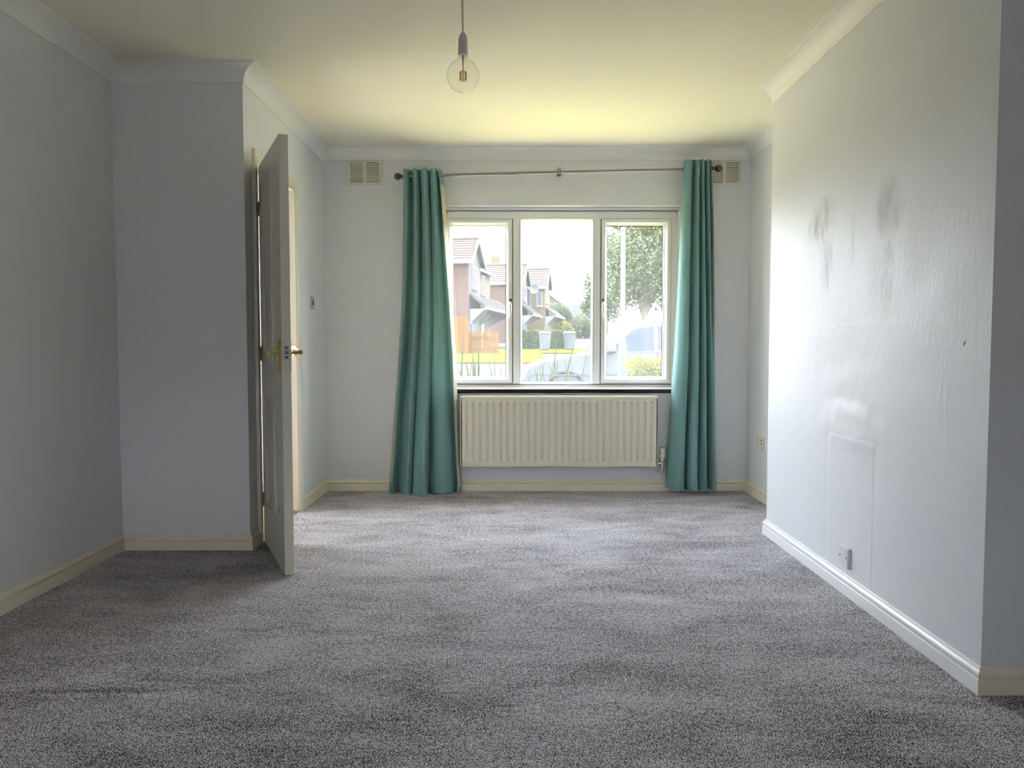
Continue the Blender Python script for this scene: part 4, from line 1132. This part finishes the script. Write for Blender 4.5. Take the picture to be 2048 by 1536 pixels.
# ---------------------------------------------------------------- cars
M['silver'] = simple('silver_paint', (.034, .036, .041), .45, 0, var=.02); M['carwhite'] = simple('white_car_paint', (.07, .07, .07), .3, var=.02)
M['carred'] = simple('red_car_paint', (.09, .005, .006), .3, var=.02)
M['carglass'] = simple('tinted_car_glass', (.010, .016, .024), .4, var=.05, Specular_IOR_Level=.25); M['tyre'] = simple('tyre_rubber', (.03, .03, .03), .85)
M['seatgrey'] = simple('car_seat_grey', (.12, .12, .13), .9)
M['carlamp'] = simple('headlamp_lens', (.5, .5, .52), .1)
def car(loc, rz, label, paint):
    """car pointing to local -x, centred on its wheelbase, standing on z=0"""
    c = empty('parked_car', loc, rz, label=label, cat='car', group='parked cars')
    W = .90
    def arch(cx, r=.40, n=9): return [(cx + r * math.cos(math.pi * k / n), .30 + r * math.sin(math.pi * k / n)) for k in range(n, -1, -1)]
    low = [(-2.12, .35), (-1.74, .28)] + [(x, z) for x, z in arch(-1.32)] + [(-.85, .25), (.85, .25)] + [(x, z) for x, z in arch(1.32)] + [(1.80, .30), (2.12, .40), (2.17, .80), (2.10, 1.06), (-.78, 1.05), (-1.2, 1.00), (-1.75, .90), (-2.06, .76), (-2.16, .58)]
    b = MB().prism(low, -W, W, lambda a, z, q: (a, q, z)).build('body', paint, c, None, None, .04)
    # greenhouse, narrower at the roof
    side = [(-.86, 1.04), (-.02, 1.60), (.30, 1.655), (1.35, 1.655), (1.80, 1.58), (2.10, 1.05)]
    n = len(side)
    def tw(z): return W - .03 - (z - 1.04) * .28
    g = MB(); g.v = [(x, -tw(z), z) for x, z in side] + [(x, tw(z), z) for x, z in side]
    g.f = [tuple(range(n)), tuple(range(n, 2 * n))[::-1]] + [(i, (i+1) % n, (i+1) % n + n, i + n) for i in range(n)]
    g.build('roof', paint, c, None, None, .03)
    def sidewin(pts, name):
        for s_ in (-1, 1):
            m = MB(); k = len(pts)
            m.v = [(x, s_ * (tw(z) + .006), z) for x, z in pts] + [(x, s_ * (tw(z) - .02), z) for x, z in pts]
            m.f = [tuple(range(k)), tuple(range(k, 2*k))[::-1]] + [(i, (i+1) % k, (i+1) % k + k, i + k) for i in range(k)]
            m.build(name, M['carglass'], c)
    sidewin([(-.50, 1.10), (.04, 1.53), (.34, 1.585), (.42, 1.585), (.42, 1.10)], 'front_window')
    sidewin([(.50, 1.10), (.50, 1.585), (1.28, 1.585), (1.36, 1.10)], 'rear_window')
    sidewin([(1.46, 1.14), (1.38, 1.57), (1.62, 1.54), (1.84, 1.14)], 'quarter_window')
    ws = MB(); d_ = Vector((.84, 0, .56)).normalized(); nn = Vector((-d_.z, 0, d_.x))
    a0, a1 = Vector((-.80, 0, 1.08)) + nn * .012, Vector((-.08, 0, 1.56)) + nn * .012
    ws.v = [tuple(a0 + Vector((0, -.78, 0))), tuple(a0 + Vector((0, .78, 0))), tuple(a1 + Vector((0, .66, 0))), tuple(a1 + Vector((0, -.66, 0)))]
    ws.v += [tuple(Vector(p_) - nn * .04) for p_ in ws.v]
    ws.f = [(0, 1, 2, 3), (7, 6, 5, 4), (0, 4, 5, 1), (1, 5, 6, 2), (2, 6, 7, 3), (3, 7, 4, 0)]
    ws.build('windscreen', M['carglass'], c)
    for cx in (-1.32, 1.32):
        for s_ in (-1, 1):
            o_ = (cx, s_ * .80, .33)
            w_ = MB().lathe([(.20, -.10), (.31, -.10), (.33, -.07), (.33, .07), (.31, .10), (.20, .10)], o_, 'y', 26).build('wheel', M['tyre'], c, 35)
            MB().lathe([(0, -.085), (.06, -.09), (.20, -.06), (.205, .06), (.06, .09), (0, .085)], o_, 'y', 20).build('hub', M['chrome'], w_, 35)
            ar = MB().sweep(arch(cx, .40, 14), [(0, 0), (.03, 0), (.03, .02), (0, .02)], lambda a, z, q, s_=s_: (a, s_ * (W - .004 + q), z))
            ar.build('arch_trim', M['tyre'], c)
    for s_ in (-1, 1):
        mi = MB().box(-.56, -.36, s_ * .99 - .10, s_ * .99 + .10, 1.06, 1.20); mi.build('mirror', paint, c, None, None, .04)
        for x in (-.62, .46, 1.30):
            MB().box(x - .006, x + .006, s_ * (W + .002) - .003, s_ * (W + .002) + .003, .36, 1.04).build('door_seam', M['dark'], c)
        MB().box(-2.0, 1.95, s_ * (W + .004) - .012, s_ * (W + .004) + .012, .62, .655).build('side_trim', M['tyre'], c)
        for x in (.24, 1.10):
            MB().box(x, x + .18, s_ * (W + .012) - .014, s_ * (W + .012) + .014, .88, .915).build('door_handle', paint, c, None, None, .006)
        MB().box(-2.10, -1.80, s_ * .62 - .24, s_ * .62 + .24, .66, .80).build('headlamp', M['carlamp'], c, None, None, .03)
        MB().tube([(.2, s_ * .56, 1.69), (1.4, s_ * .56, 1.70)], .018, 8).build('roof_rail', M['chrome'], c)
    MB().box(-2.20, -2.10, -.75, .75, .34, .56).build('bumper', M['tyre'], c, None, None, .03)
    for y in (-.36, .36):
        wp = MB().tube([(-.86, y, 1.085), (-.62, y + .25, 1.215)], .012, 6); wp.build('wiper', M['tyre'], c)
    return c
wx = at(1129, 690, 15.0)
car((wx.x + 1.32, 15.0 + .9, terr(15.9) - .03), math.radians(2), 'silver car parked close across the window view', M['silver'])
p = at(1157, 690, 104)
car((p.x, 104, terr(104) - .03), math.radians(58), 'distant white car at the end of the road', M['carwhite'])
p = at(1178, 690, 99)
car((p.x, 99, terr(99) - .03), math.radians(72), 'distant red car half hidden by the mullion', M['carred'])
